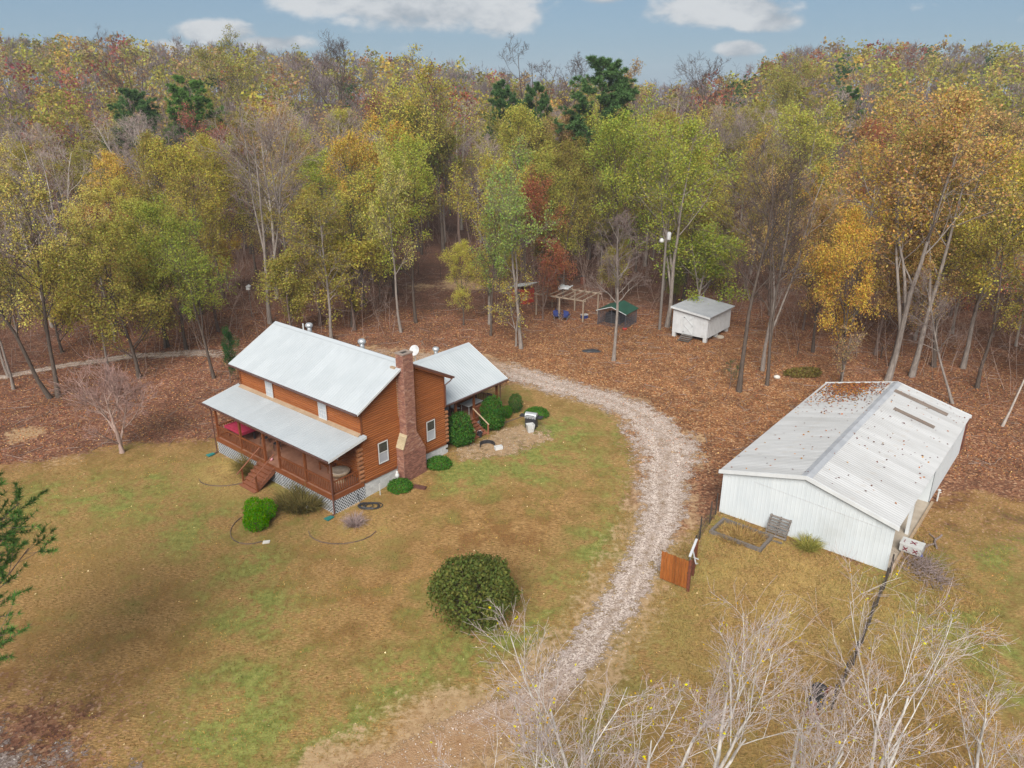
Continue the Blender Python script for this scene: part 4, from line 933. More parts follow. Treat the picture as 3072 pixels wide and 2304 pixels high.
for s1 in (-1, 1):
    for s2 in (-1, 1): part('wheel' if s1 > 0 else 'leg', MB().cyl((s1 * .36, s2 * .2 - .03, .08), (s1 * .36, s2 * .2 + .03, .08), .08, n=12) if s1 > 0 else MB().box(s1 * .36 - .03, s2 * .2 - .03, 0, s1 * .36 + .03, s2 * .2 + .03, .125), M['blackmetal'], t)
t = thing('waste_bin', 'tapered white plastic bin standing against the barbecue', 'bin', 1.35, 50.6, None, .3)
vs = [(-.2, -.17, 0), (.2, -.17, 0), (.2, .17, 0), (-.2, .17, 0), (-.29, -.25, .62), (.29, -.25, .62), (.29, .25, .62), (-.29, .25, .62), (-.25, -.21, .62), (.25, -.21, .62), (.25, .21, .62), (-.25, .21, .62), (-.2, -.17, .25), (.2, -.17, .25), (.2, .17, .25), (-.2, .17, .25)]
part('bin_body', MB().add(vs, [(3, 2, 1, 0)] + [(i, (i + 1) % 4, 4 + (i + 1) % 4, 4 + i) for i in range(4)] + [(4 + i, 4 + (i + 1) % 4, 8 + (i + 1) % 4, 8 + i) for i in range(4)] + [(8 + i, 8 + (i + 1) % 4, 12 + (i + 1) % 4, 12 + i) for i in range(4)] + [(12, 13, 14, 15)]), M['plasticw'], t)
part('handle', MB().box(.05, -.275, .3, .11, -.235, .6), M['greyplastic'], t)
t = thing('fire_ring', 'dark curved half of a steel fire ring on the sandy patch', 'fire ring', -1.75, 48.1)
mb = MB()
for k in range(14):
    a0, a1 = .1 + k * .24, .1 + (k + 1) * .24
    mb.prism([(.5 * math.cos(a), .5 * math.sin(a), 0) for a in (a0, a1)] + [(.54 * math.cos(a), .54 * math.sin(a), 0) for a in (a1, a0)], (0, 0, .28))
part('ring_wall', mb, M['blackmetal'], t)
t = thing('cinder_block', 'pale hollow block lying next to the fire ring', 'block', -.95, 47.7, None, .4)
part('block_shell', MB().box(-.28, -.16, 0, .28, -.10, .24).box(-.28, .10, 0, .28, .16, .24).box(-.28, -.10, 0, -.22, .10, .24).box(.22, -.10, 0, .28, .10, .24).box(-.03, -.1, 0, .03, .1, .24), M['block'], t)
t = thing('bucket', 'dark bucket beside the bottom of the rear steps', 'bucket', -2.35, 49.7)
part('bucket_body', MB().lathe((0, 0, 0), [(.15, 0), (.2, .36), (.215, .37), (.19, .37), (.14, .04)], 14), M['blackmetal'], t); part('handle', MB().pipe([(.2 * math.cos(a), .0, .34 + .18 * math.sin(a)) for a in [k * math.pi / 8 for k in range(9)]], .01), M['metal'], t)
t = thing('boot_scraper_bricks', 'low stack of dark bricks on the lawn in front of the chimney', 'bricks', -5.9, 42.5, None, -.35)
for k in range(4): part('brick', MB().box(-.42 + k * .21, -.12, 0, -.22 + k * .21, .12, .16), M['gutter'], t)
t = thing('flower_pot_bird', 'small white ornament standing on the mound bush by the foundation', 'ornament', *hw(.5, 2.2)[:2])
part('figure', MB().lathe((0, 0, .55), [(.03, 0), (.10, .05), (.15, .18), (.12, .3), (.07, .36), (.09, .44), (.04, .5)], 12), M['plasticw'], t, True); part('stake', MB().cyl((0, 0, 0), (0, 0, .56), .015), M['metal'], t)
t = thing('pipe_riser', 'thin white pipe standing beside the foundation blocks', 'pipe', *hw(.45, .75)[:2]); part('riser', MB().cyl((0, 0, 0), (0, 0, .75), .03).cyl((0, 0, .75), (0, 0, .8), .045), M['plasticw'], t)
t = thing('garden_hose', 'black garden hose coiled on the grass at the porch corner', 'hose', *hw(.95, -.6)[:2])
pts = []
for k in range(110):
    a = k * .33; r = .42 + .12 * math.sin(k * .37) + .1 * math.sin(k * .11); pts.append((r * 1.25 * math.cos(a) + .1 * math.sin(k * .05), r * .8 * math.sin(a), .03 + .0012 * k + .015 * math.sin(k)))
pts += [(-.6, .3, .1), (-.75, .5, .5), (-.85, .62, 1.0), (-.9, .66, 1.2)]
part('hose_line', MB().pipe(pts, .028, 5), M['hose'], t)
for (x, y, lab) in ((*hw(HX - .1, -PD - .55)[:2], 'teal splash block under the downspout farthest from the chimney'), (*hw(.15, -PD - .5)[:2], 'teal splash block under the downspout beside the white lattice corner')):
    t = thing('splash_block', lab, 'splash block', x, y, None, ROT); part('tray', MB().prism([(-.14, .22, .03), (.14, .22, .03), (.2, -.3, .03), (-.2, -.3, .03)], (0, 0, .06)), M['teal'], t)
t = thing('lawn_marker', 'short white marker pipe in the lawn near the porch lattice', 'marker', *hw(-1.6, -3.35)[:2], rz=.4); part('marker_tube', MB().cyl((0, 0, 0), (.05, -.02, .38), .06), M['plasticw'], t)
# timber edging curves
M['trail_wood'] = pm('dark_edging', (.15, .10, .07), (.10, .07, .05), 4, .9, rnd=.2)
def edging(label, pts, w=.035, h=.07, m='trail_wood', name='garden_edging'):
    x0, y0 = pts[0]; t = thing(name, label, 'edging', x0, y0)
    for a, b in zip(pts[:-1], pts[1:]):
        part('edging_board', MB().beam((a[0] - x0, a[1] - y0, gz1(*a) - gz1(x0, y0) + .03), (b[0] - x0, b[1] - y0, gz1(*b) - gz1(x0, y0) + .03), w, h), M[m], t)
def arc(cx, cy, rx, ry, a0, a1, n): return [(cx + rx * math.cos(a0 + (a1 - a0) * i / n), cy + ry * math.sin(a0 + (a1 - a0) * i / n)) for i in range(n + 1)]
edging('curved bed edging around the bright green double bush', arc(-15.0, 38.3, 1.5, 1.9, R(150), R(300), 9))
edging('curved bed edging around the faded grey plant on the lawn', arc(-9.9, 38.0, 2.0, 1.6, R(190), R(350), 9))
edging('straight bed edging between the rear porch shrubs and the sandy patch', [(-6.2, 46.6), (-4.2, 48.9), (-1.2, 51.6), (.9, 53.4)], .06, .08)
edging('short curved edging left on the lawn below the far porch corner', arc(-19.0, 44.2, 1.7, 1.1, R(190), R(330), 7))
t = thing('paving_stone', 'flat pale stone on the lawn by the double bush', 'stone', -14.0, 36.6, None, .3); part('slab', MB().prism([(-.2, -.12, 0), (.18, -.14, 0), (.22, .1, 0), (-.15, .14, 0)], (0, 0, .06)), M['stone'], t)

# ------------------------------------------------------------------ things around the barn
gt = thing('plank_gate', 'orange-stained plank gate leaf standing open beside the gravel drive', 'gate', 7.75, 33.1, None, math.atan2(-.95, 1.25))
for i in range(9): part('plank', MB().box(.02 + i * .168, -.012, .12, .02 + i * .168 + .152, .012, 1.78 + .02 * math.sin(i * 2)), M['orangewood'], gt)
for z in (.35, 1.5): part('gate_rail', MB().box(.0, .013, z, 1.54, .05, z + .1), M['orangewood'], gt)
part('gate_post', MB().box(1.55, -.06, -.3, 1.68, .06, 1.86), M['rust'], gt); part('latch', MB().box(1.5, -.03, 1.05, 1.6, -.013, 1.12), M['blackmetal'], gt)
g2 = thing('plank_gate', 'narrow orange plank gate leaf on the fence line behind the open gate', 'gate', 9.62, 33.55, None, R(66))
for i in range(5): part('plank', MB().box(i * .168, -.012, .12, i * .168 + .15, .012, 1.75), M['orangewood'], g2)
part('gate_rail', MB().box(0, .013, 1.45, .84, .05, 1.55), M['orangewood'], g2); part('gate_post', MB().box(-.13, -.06, -.3, -.002, .06, 1.85), M['rust'], g2)
t = thing('brace_board', 'pale weathered board propped between the two gate leaves', 'board', 9.05, 32.5, None, 0)
part('board', MB().beam((0.02, 0, 1.85), (.72, 1.55, 1.88), .12, .05), M['whitepaint'], t); part('bracket', MB().beam((.3, .5, 1.82), (.45, .3, 1.2), .05, .05).beam((.45, .3, 1.2), (.62, .55, 1.05), .05, .05).beam((.36, .6, 1.4), (.6, .4, 1.4), .04, .04), M['greyplastic'], t)
part('prop', MB().beam((.05, .05, 0), (.05, .05, 1.83), .08, .08), M['oldwood'], t)
def wire_fence(label, pts, hts, wires=(.35, .75, 1.15), mesh_=False):
    x0, y0 = pts[0]; t = thing('wire_fence', label, 'fence', x0, y0)
    P = [Vector((x - x0, y - y0, gz1(x, y) - gz1(x0, y0))) for x, y in pts]
    for p, h in zip(P, hts): part('post', MB().box(p.x - .03, p.y - .03, p.z - .3, p.x + .03, p.y + .03, p.z + h), M['postgreen'], t)
    for w in wires:
        part('wire', MB().pipe([p + Vector((0, 0, min(w, h - .05))) for p, h in zip(P, hts)], .009, 4), M['postgreen'], t)
    if mesh_:
        mb = MB()
        for a, b in zip(P[:-1], P[1:]):
            n = int((b - a).length / .16)
            for i in range(1, n): q = a.lerp(b, i / n); mb.cyl((q.x, q.y, q.z + .02), (q.x, q.y, q.z + 1.0), .006, n=3, caps=False)
        tag(part('mesh_wire', mb, M['postgreen'], t), kind='stuff')
wire_fence('steel-post wire fence from the barn corner to the orange gates', [(12.35, 39.6), (11.75, 38.6), (10.75, 36.9), (10.0, 35.0)], (1.5, 1.5, 1.5, 1.5), mesh_=True)
wire_fence('dark wire fence running down from the barn corner by the brush heap', [(20.05, 33.5), (19.2, 32.3), (18.2, 30.9), (17.2, 29.5), (16.3, 28.2), (15.3, 26.8), (14.3, 25.5), (13.3, 24.2)], (1.3, 1.3, 1.2, 1.35, 1.2, 1.3, 1.3, 1.3), mesh_=True)
wire_fence('rusty wire paddock fence in the clearing behind the log house', [(-15.5, 104), (-12.8, 101.5), (-9.6, 99.6), (-6.1, 96.6), (-3.5, 95.2)], (1.6, 1.6, 1.6, 1.6, 1.6), (.4, .9, 1.5))
wire_fence('far wire fence at the wood side of the clearing', [(-17, 116), (-13.1, 114), (-10.3, 113.6), (-6, 111), (-2, 107)], (1.7,) * 5, (.4, .9, 1.5))
wire_fence('old post fence in the litter behind the white barn', [(27.5, 68.5), (31, 68), (35, 67.4), (40, 66)], (1.2,) * 4, (.5, 1.0))
bd = thing('raised_bed', 'sunken rectangle of grey timbers full of dry weeds by the barn gable', 'garden bed', 13.3, 37.2, None, ROT)
for (x0, y0, x1, y1) in ((-1.5, -.9, 1.3, -.74), (-1.5, .8, 1.3, .96), (-1.66, -.9, -1.5, .96), (1.3, -.9, 1.46, .96)): part('timber', MB().box(x0, y0, -.05, x1, y1, .2), M['oldwood'], bd)
pl = thing('wooden_pallet', 'grey wooden pallet leaning against the white barn gable', 'pallet', *bw(3.75, -.62), None, ROT)
pl.rotation_euler = (R(58), 0, ROT); pl.scale = (1.12, 1.1, 1.1)
for i in range(7): part('slat', MB().box(-.55, .02 + i * .165, .09, .55, .11 + i * .165, .115), M['oldwood'], pl)
for x in (-.5, 0, .5): part('runner', MB().box(x - .03, 0, 0, x + .03, 1.14, .089), M['oldwood'], pl)
for i in range(3): part('slat', MB().box(-.55, .03 + i * .5, -.022, .55, .13 + i * .5, -.001), M['oldwood'], pl)
p2 = thing('loose_board', 'weathered plank lying on the grass below the leaning pallet', 'plank', *bw(3.7, -1.05), None, ROT + .06); part('board', MB().box(-.6, -.07, 0, .6, .07, .05), M['oldwood'], p2)
bx_ = thing('storage_box', 'white box with dark red X marks in the open barn bay', 'box', *bw(10.15, 2.7), None, ROT)
bx_.location.z = .15
part('box_body', MB().box(-.55, -.38, 0, .55, .38, .42), M['plasticw'], bx_); part('lid', MB().prism([(-.57, -.40, .421), (.57, -.40, .421), (.57, .40, .421), (-.57, .40, .421)], (0, 0, .07)), M['plasticw'], bx_)
def xmark(c, s, plane): 
    mb = MB()
    for sg in (-1, 1):
        if plane == 'z': mb.beam((c[0] - s, c[1] - sg * s, c[2]), (c[0] + s, c[1] + sg * s, c[2]), .07, .008)
        else: mb.beam((c[0] - s, c[1], c[2] - sg * s), (c[0] + s, c[1], c[2] + sg * s), .008, .06, up=(0, 0, 1))
    return mb
part('x_mark', xmark((.05, .0, .496), .15, 'z'), M['maroon'], bx_); part('x_mark', xmark((.25, -.388, .2), .11, 'y'), M['maroon'], bx_); part('x_mark', xmark((-.25, -.388, .2), .11, 'y'), M['maroon'], bx_)
part('strip_mark', MB().box(-.42, -.2, .492, -.38, .1, .497), M['maroon'], bx_)
part('skid', MB().box(-.5, -.35, -.15, -.4, .35, -.001).box(.4, -.35, -.15, .5, .35, -.001), M['oldwood'], bx_)
t = thing('faucet_post', 'white standpipe against the corner of the barn side wall', 'standpipe', *bw(BW + .35, BAY + .6)); part('pipe', MB().cyl((0, 0, 0), (0, 0, .7), .05).cyl((0, 0, .6), (.15, 0, .6), .03), M['plasticw'], t); part('bucket_cap', MB().lathe((0, 0, .7), [(.05, 0), (.1, .03), (.1, .1), (.05, .13)], 10), M['plasticw'], t)
rngb = random.Random(3)
def brush_heap(label, x, y, rx, ry, n, h, m='bark', col=(.22, .17, .16), name='brush_heap'):
    t = thing(name, label, 'brush', x, y); mb = MB()
    for i in range(n):
        a = rngb.uniform(0, 6.28); r = rngb.random() ** .6; px, py = r * rx * math.cos(a), r * ry * math.sin(a); an = rngb.gauss(.9, .8); L_ = rngb.uniform(.4, 1.3)
        z0 = rngb.uniform(.02, h * (1.1 - r)); p = Vector((px, py, z0)); d = Vector((math.cos(an), math.sin(an), rngb.uniform(-.15, .35)))
        q = p + d * L_ * .5 + Vector((0, 0, rngb.uniform(-.05, .08))); e = q + (d + Vector((rngb.gauss(0, .4), rngb.gauss(0, .4), rngb.gauss(0, .15)))) * L_ * .5
        for v in (p, q, e): v.z = max(v.z, .015)
        mb.cyl(p, q, rngb.uniform(.008, .022), .009, 4, False); mb.cyl(q, e, .009, .004, 4, False)
    o = part('branches', mb, M[m], t); o.color = (*col, 1); tag(o, kind='stuff'); return t
brush_heap('tangled heap of cut grey branches on the grass beside the barn', 22.0, 33.6, 1.0, 1.5, 260, .6)
t = thing('tarp_scrap', 'scrap of bright blue tarpaulin beside the brush heap', 'tarp', 22.5, 35.3)
part('sheet', MB().add([(-.2, -.15, .02), (.15, -.2, .05), (.25, .1, .03), (.0, .22, .12), (-.22, .12, .04), (0, 0, .2)], [(0, 1, 5), (1, 2, 5), (2, 3, 5), (3, 4, 5), (4, 0, 5), (4, 3, 2, 1, 0)]), M['bluetarp'], t)
for (x, y, r, lab) in ((24.2, 36.6, 1.9, 'grey fallen limb curving over the leaves beside the open bay'), (23.2, 35.9, 1.2, 'short dark fallen limb between the blue tarp scrap and the barn')):
    t = thing('fallen_limb', lab, 'branch', x, y); rb = random.Random(x)
    pts = [Vector((k * .28 - .8, .12 * math.sin(k * .9 + x), .07 + .02 * math.sin(k))) for k in range(7)]
    Rm = Matrix.Rotation(r * .5, 3, 'Z'); o = part('limb', MB().pipe([Rm @ p for p in pts], .06, 6).pipe([Rm @ Vector((.2, .1, .08)), Rm @ Vector((.6, .5, .1))], .03, 5), M['bark'], t); o.color = (.2, .16, .15, 1)
t = thing('scrap_engine', 'dark rusted machinery lying below the bare white trees', 'machinery', 12.9, 24.7, None, .9)
part('block', MB().box(-.5, -.25, 0, .3, .25, .4).box(-.2, -.2, .4, .2, .2, .6), M['dark'], t); part('wheel', MB().lathe((.55, .1, .1), [(.1, 0), (.32, .02), (.32, .12), (.1, .14)], 14), M['blackmetal'], t); part('bar', MB().beam((-1.3, .1, .1), (.6, -.3, .5), .08, .08).beam((-1.2, -.5, .05), (-.2, .3, .3), .06, .06), M['rust'], t)
t = thing('white_stone', 'rounded pale stone beside the leaning brush at the wood edge', 'stone', 23.6, 62.6); part('boulder', MB().lathe((0, 0, -.05), [(.1, 0), (.3, .08), (.28, .22), (.12, .3)], 9), M['stone'], t, True)
t = thing('utility_lid', 'pale concrete lid in the litter beside the shed pier', 'lid', 21.3, 73.4); part('slab', MB().lathe((0, 0, 0), [(.4, 0), (.4, .12), (.3, .2), (.1, .24)], 12), M['concrete'], t)

# ------------------------------------------------------------------ vegetation generators
def unit(v): return v / np.maximum(np.linalg.norm(v, axis=-1, keepdims=True), 1e-9)
def perp(d, rng):
    r = rng.normal(size=d.shape); r -= (r * d).sum(-1, keepdims=True) * d
    return unit(r)
def polyline(p0, d0, L, m, rng, wig, up, droop=0.0):
    """p0,d0 (N,3); L (N,) -> (N,m,3)"""
    n = len(p0); P = np.zeros((n, m, 3)); P[:, 0] = p0; d = d0.copy(); s = (L / (m - 1))[:, None]
    for k in range(1, m):
        d = unit(d + rng.normal(size=d.shape) * wig + np.array([0, 0, 1.0]) * (up - droop * k / m))
        P[:, k] = P[:, k - 1] + d * s
    return P
def spawn(P, Rr, n_per, t0, t1, ang, Lf, m, rng, wig, up, rfac, rend, droop=0.0, jitter=1.0):
    """children of polylines P (N,m0,3), Rr (N,m0); Lf(parent length, t) -> length"""
    N_, m0, _ = P.shape; K = n_per; pi = np.repeat(np.arange(N_), K)
    t = np.tile((np.arange(K) + .5) / K, N_) + rng.uniform(-.5, .5, N_ * K) / K
    t = t0 + (t1 - t0) * np.clip(t, 0, 1); f = t * (m0 - 1); i0 = np.clip(f.astype(int), 0, m0 - 2); w = (f - i0)[:, None]
    A, B = P[pi, i0], P[pi, i0 + 1]; p = A * (1 - w) + B * w; tan = unit(B - A); r = Rr[pi, i0] * (1 - w[:, 0]) + Rr[pi, i0 + 1] * w[:, 0]
    a = rng.uniform(ang[0], ang[1], len(pi))[:, None]; d = unit(tan * np.cos(a) + perp(tan, rng) * np.sin(a))
    PL = np.linalg.norm(np.diff(P, axis=1), axis=2).sum(1)[pi]; L = Lf(PL, t) * rng.uniform(.7, 1.25, len(pi))
    Q = polyline(p, d, L, m, rng, wig, up, droop)
    r0 = np.maximum(r * rfac, rend * 1.05); s = np.linspace(0, 1, m)[None]
    return Q, r0[:, None] * (1 - s) + rend * s
def tubes(levels, sides):
    Vs, Fs, o = [], [], 0
    for (P, Rr), k in zip(levels, sides):
        n, m, _ = P.shape
        if n == 0: continue
        T = np.gradient(P, axis=1); T = unit(T); ref = np.where(np.abs(T[..., 2:3]) > .9, np.array([1.0, 0, 0]), np.array([0, 0, 1.0]))
        u = unit(np.cross(T, ref)); v = np.cross(T, u); a = np.arange(k) * 2 * np.pi / k
        ring = P[:, :, None] + Rr[:, :, None, None] * (np.cos(a)[None, None, :, None] * u[:, :, None] + np.sin(a)[None, None, :, None] * v[:, :, None])
        Vs.append(ring.reshape(-1, 3)); base = o + np.arange(n * m * k).reshape(n, m, k)
        q = np.stack([base[:, :-1], np.roll(base, -1, 2)[:, :-1], np.roll(base, -1, 2)[:, 1:], base[:, 1:]], -1)
        Fs.append(q.reshape(-1, 4)); o += n * m * k
    return np.concatenate(Vs), np.concatenate(Fs)
def leaf_quads(c, size, rng, upb=.6, asp=.62, nrm=None):
    n = len(c); nn = unit(rng.normal(size=(n, 3)) + np.array([0, 0, upb]) + (0 if nrm is None else nrm * 1.2)); u = perp(nn, rng); v = np.cross(nn, u)
    s = (size * rng.uniform(.65, 1.3, n))[:, None]
    V = np.stack([c - u * s * .5, c + v * s * asp * .5 + nn * s * .08, c + u * s * .5, c - v * s * asp * .5 + nn * s * .08], 1)
    return V.reshape(-1, 3), np.arange(4 * n).reshape(n, 4)
def sample_on(P, n, rng, t0=.25):
    i = rng.integers(0, len(P), n); f = (t0 + (1 - t0) * rng.random(n)) * (P.shape[1] - 1); k = np.clip(f.astype(int), 0, P.shape[1] - 2); w = (f - k)[:, None]
    return P[i, k] * (1 - w) + P[i, k + 1] * w
def broadleaf(seed, H=18.0, r0=.185, cb=.38, spread=.30, n1=15, n2=6, n3=5, n4=0, nleaf=6500, lsize=.30, sig=.28, ang=(.5, 1.05), up=.10, wig=.16, fork=0, lean=0.0, top=.93, profile=1.0, minlen=.35, rs=1.0):
    rng = np.random.default_rng(seed); m = 9
    d0 = unit(np.array([[lean * math.cos(seed), lean * math.sin(seed), 1.0]]))
    T = polyline(np.zeros((1, 3)) - [0, 0, .15], d0, np.array([H * top]), m, rng, .045, .06); s = np.linspace(0, 1, m)[None]
    Tr = r0 * (1 - s) ** .85 + .02; Tr[:, 0] *= 1.35
    if fork:
        F_, Fr = spawn(T, Tr, fork, .15, .4, (.22, .45), lambda PL, t: PL * (1 - t) * .95, m, rng, .06, .10, .75, .03)
        T = np.concatenate([T, F_]); Tr = np.concatenate([Tr, Fr])
    def l1(PL, t):
        q = (t - cb) / (1 - cb); return H * spread * (minlen + (1 - minlen) * np.sin(np.pi * np.clip(.18 + .82 * q ** profile, 0, 1)) ** .8)
    B1 = spawn(T, Tr, max(3, n1 // len(T)), cb, .99, ang, l1, 6, rng, wig * .8, up, .5, .018 * rs)
    B2 = spawn(*B1, n2, .22, 1.0, (.45, 1.0), lambda PL, t: PL * (.62 - .3 * t), 5, rng, wig, up * .7, .6, .013 * rs)
    B3 = spawn(*B2, n3, .2, 1.0, (.4, 1.0), lambda PL, t: PL * (.62 - .25 * t), 4, rng, wig * 1.2, up * .4, .6, .010 * rs)
    lv = [(T, Tr), B1, B2, B3]; sides = [8, 5, 4, 3]; tips = B3[0]
    if n4:
        B4 = spawn(*B3, n4, .15, 1.0, (.35, .9), lambda PL, t: PL * .6, 3, rng, wig, .05, .7, .0085 * rs); lv.append(B4); sides.append(3); tips = B4[0]
    V, F = tubes(lv, sides); tw = np.concatenate([np.full(P_.shape[0] * (P_.shape[1] - 1) * k_, t_) for (P_, _), k_, t_ in zip(lv, sides, (0, 0, .25, .7, 1.0))]); out = (V, F, tw)
    if nleaf:
        c = np.concatenate([sample_on(B3[0], int(nleaf * .8), rng, .2), sample_on(B2[0], nleaf - int(nleaf * .8), rng, .5)]); c = c + rng.normal(size=c.shape) * sig
        c = c[c[:, 2] > .6]
        LV, LF = leaf_quads(c, lsize, rng); lvv = np.clip(rng.random(len(LF)), 0, 1)
        return out, (LV, LF, lvv)
    return out, None
def needle_tufts(c, d, L, n, rng, w=.012):
    """fans of thin needles at points c pointing along d"""
    N_ = len(c); C = np.repeat(c, n, 0); D = unit(np.repeat(d, n, 0) * .9 + rng.normal(size=(N_ * n, 3)) * .75); sd = perp(D, rng) * w
    ln = (L * rng.uniform(.7, 1.2, N_ * n))[:, None]
    V = np.stack([C - sd, C + sd, C + D * ln], 1).reshape(-1, 3); return V, np.arange(3 * N_ * n).reshape(-1, 3)
def pine(seed, H=22, r0=.2, cb=.45, spread=.18, n1=64, n2=7, ntuft=12, tl=.42, w=.04, tufts_per=8, tip=False):
    rng = np.random.default_rng(seed); m = 9; T = polyline(np.zeros((1, 3)) - [0, 0, .15], np.array([[0, 0, 1.0]]), np.array([H]), m, rng, .02, .05); s = np.linspace(0, 1, m)[None]; Tr = r0 * (1 - s) ** .8 + .02
    B1 = spawn(T, Tr, n1, cb, .995, (.75, 1.45), lambda PL, t: H * spread * (.25 + .75 * np.clip((1 - t) / (1 - cb), 0, 1) ** .6), 6, rng, .09, .05, .35, .014)
    B2 = spawn(*B1, n2, .35, 1.0, (.4, .9), lambda PL, t: PL * (.42 - .18 * t), 4, rng, .12, .10, .6, .008)
    V, F = tubes([(T, Tr), B1, B2], [8, 5, 3])
    c = sample_on(B2[0], len(B2[0]) * tufts_per, rng, .35); d = unit(rng.normal(size=c.shape) * .5 + unit(c * [1, 1, 0]) * .6 + [0, 0, .7])
    if tip:
        i_ = rng.integers(0, len(B2[0]), len(B2[0]) * tufts_per); e_ = B2[0][i_, -1]; d = unit(e_ - B2[0][i_, -2]); c = e_ - d * (rng.random((len(i_), 1)) ** 1.3 * .8); d = unit(d + rng.normal(size=d.shape) * .25 + [0, 0, .15])
    NV, NF = needle_tufts(c, d, tl, ntuft, rng, w); return (V, F), (NV, NF, rng.random(len(NF)))
def wood_mesh(a): return np_mesh('trunk', a[0], a[1], M['bark'], True, None, a[2] if len(a) > 2 else None)
def leaf_mesh(b, mat='leaf'): return np_mesh('crown', b[0], b[1], M[mat], False, None, b[2])

# ---- prototypes
PROTO = {}
def proto(key, gen, mat='leaf'):
    w, l = gen; PROTO[key] = (wood_mesh(w), leaf_mesh(l, mat) if l else None)
for k, kw in enumerate((dict(H=20, cb=.24, spread=.27, n1=18), dict(H=20, cb=.30, spread=.32, fork=1, n1=18), dict(H=20, cb=.2, spread=.26, n1=20), dict(H=20, cb=.32, spread=.34, fork=2, n1=18), dict(H=20, cb=.16, spread=.29, n1=20, lean=.06), dict(H=20, cb=.26, spread=.25, n1=19))):
    proto(f'full{k}', broadleaf(100 + k, nleaf=14500, lsize=.19, sig=.34, **kw))
for k, kw in enumerate((dict(H=20, cb=.35, spread=.25, lean=.05), dict(H=20, cb=.45, spread=.30, fork=1), dict(H=20, cb=.3, spread=.24, n1=18))):
    proto(f'thin{k}', broadleaf(140 + k, nleaf=6000, lsize=.20, sig=.24, n4=2, **kw))
for k, kw in enumerate((dict(H=20, cb=.35, spread=.26, fork=1), dict(H=20, cb=.4, spread=.24), dict(H=20, cb=.3, spread=.22, fork=2, n1=18), dict(H=20, cb=.42, spread=.28, lean=.08))):
    proto(f'bare{k}', broadleaf(170 + k, nleaf=0, n4=4, wig=.2, **{'n1': 18, **kw}))
for k in range(3): proto(f'pine{k}', pine(200 + k, cb=(.45, .55, .35)[k]), 'needle')
for k in range(2): proto(f'mid{k}', broadleaf(215 + k, H=20, r0=.2, cb=.14, spread=.33, n1=20, n2=6, n3=5, nleaf=17000, lsize=.24, sig=.4, ang=(.6, 1.2), fork=k))
# low understorey crowns reaching the ground
for k in range(3): proto(f'low{k}', broadleaf(220 + k, H=9, r0=.11, cb=.12, spread=.36, n1=16, n2=5, n3=4, nleaf=9500, lsize=.19, sig=.30, ang=(.6, 1.2), fork=k))
for k in range(2): proto(f'thinlow{k}', broadleaf(240 + k, H=8, r0=.09, cb=.15, spread=.34, n1=15, n2=5, n3=4, n4=3, nleaf=1400, lsize=.16, sig=.18, fork=1))

LEAF = {'yellowgreen': (.43, .39, .095), 'lime': (.31, .355, .075), 'olive': (.315, .28, .075), 'gold': (.54, .39, .10), 'orange': (.52, .375, .15), 'russet': (.36, .155, .085), 'red': (.38, .15, .11), 'pale': (0.491, 0.439, 0.135), 'deep': (.20, .25, .06), 'mint': (.27, .365, .105), 'pine': (.070, .128, .045), 'tan': (0.421, 0.292, 0.135)}
BARK = {'grey': (.20, .172, .155), 'dark': (.085, .066, .055), 'pale': (.36, .32, .29), 'brown': (.14, .10, .085)}
def make_tree(key, x, y, H, leaf, bark, label, group=None, rz=None, lean=(0, 0), name='tree', sx=1.0, cat='tree'):
    base = 22.0 if key.startswith('pine') else (9.0 if key.startswith('low') else 8.0 if key.startswith('thinlow') else 20.0)
    s = H / base; t = thing(name, label, cat, x, y, None, 0, group)
    t.rotation_euler = (lean[0], lean[1], random.uniform(0, 6.28) if rz is None else rz); t.scale = (s * sx, s * sx, s)
    w, l = PROTO[key]; o = link('trunk', w, t); o.color = (*BARK[bark], 1)
    if l is not None:
        c = link('crown', l, t); b = LEAF[leaf] if isinstance(leaf, str) else leaf
        j = random.uniform(.86, 1.12); c.color = (b[0] * j * random.uniform(.93, 1.08), b[1] * j, b[2] * j, 1)
    return t

# ---- trees one can single out
random.seed(21)
TR = make_tree
for (dx, dy, ln) in ((0, 0, (-.02, -.20)), (.5, .3, (.03, .03))):
    TR('thin0' if dx == 0 else 'thin2', -38.6 + dx, 58.1 + dy, 17.5, 'pale', 'dark', 'tree with one dark stem leaning away from its upright twin by the gravel track' if dx == 0 else 'upright dark-stemmed tree growing against its leaning twin by the gravel track', lean=ln)
TR('mid0', -33.2, 62.6, 13.5, 'olive', 'dark', 'broad olive tree with a dark gnarled trunk behind the leafless round shrub', sx=1.1)
TR('thin1', -26.3, 62.0, 13.5, 'lime', 'dark', 'slender dark-trunked tree with green top nearest the far corner of the porch roof')
TR('full2', -31.8, 69.6, 14.5, 'lime', 'dark', 'green-crowned tree on a straight dark trunk behind the log house corner')
TR('full0', -34.0, 70.5, 14.0, 'yellowgreen', 'dark', 'bushy yellow-green tree between the gravel track and the tall bare trees', sx=1.2)
TR('thin2', -30.8, 75.5, 16.0, 'olive', 'brown', 'thin olive tree standing just in front of the two tall bare trees')
TR('bare2', -26.2, 78.2, 21.5, None, 'grey', 'tall leafless grey tree with a forked trunk behind the log house')
TR('bare1', -24.6, 80.5, 20.0, None, 'grey', 'leafless grey tree close beside the taller forked bare tree')
TR('bare3', -28.6, 89.0, 22.0, None, 'pale', 'pale leafless tree standing deeper behind the forked bare tree')
TR('full4', -20.6, 77.5, 14.5, 'olive', 'brown', 'dense olive-green tree rising straight behind the main roof ridge', sx=1.15)
TR('low1', -16.6, 76.0, 9.5, 'yellowgreen', 'brown', 'low dense yellow-green tree filling the space behind the roof vents', sx=1.2)
TR('low0', -22.4, 73.0, 8.0, 'olive', 'brown', 'low olive tree touching the far end of the main roof', sx=1.1)
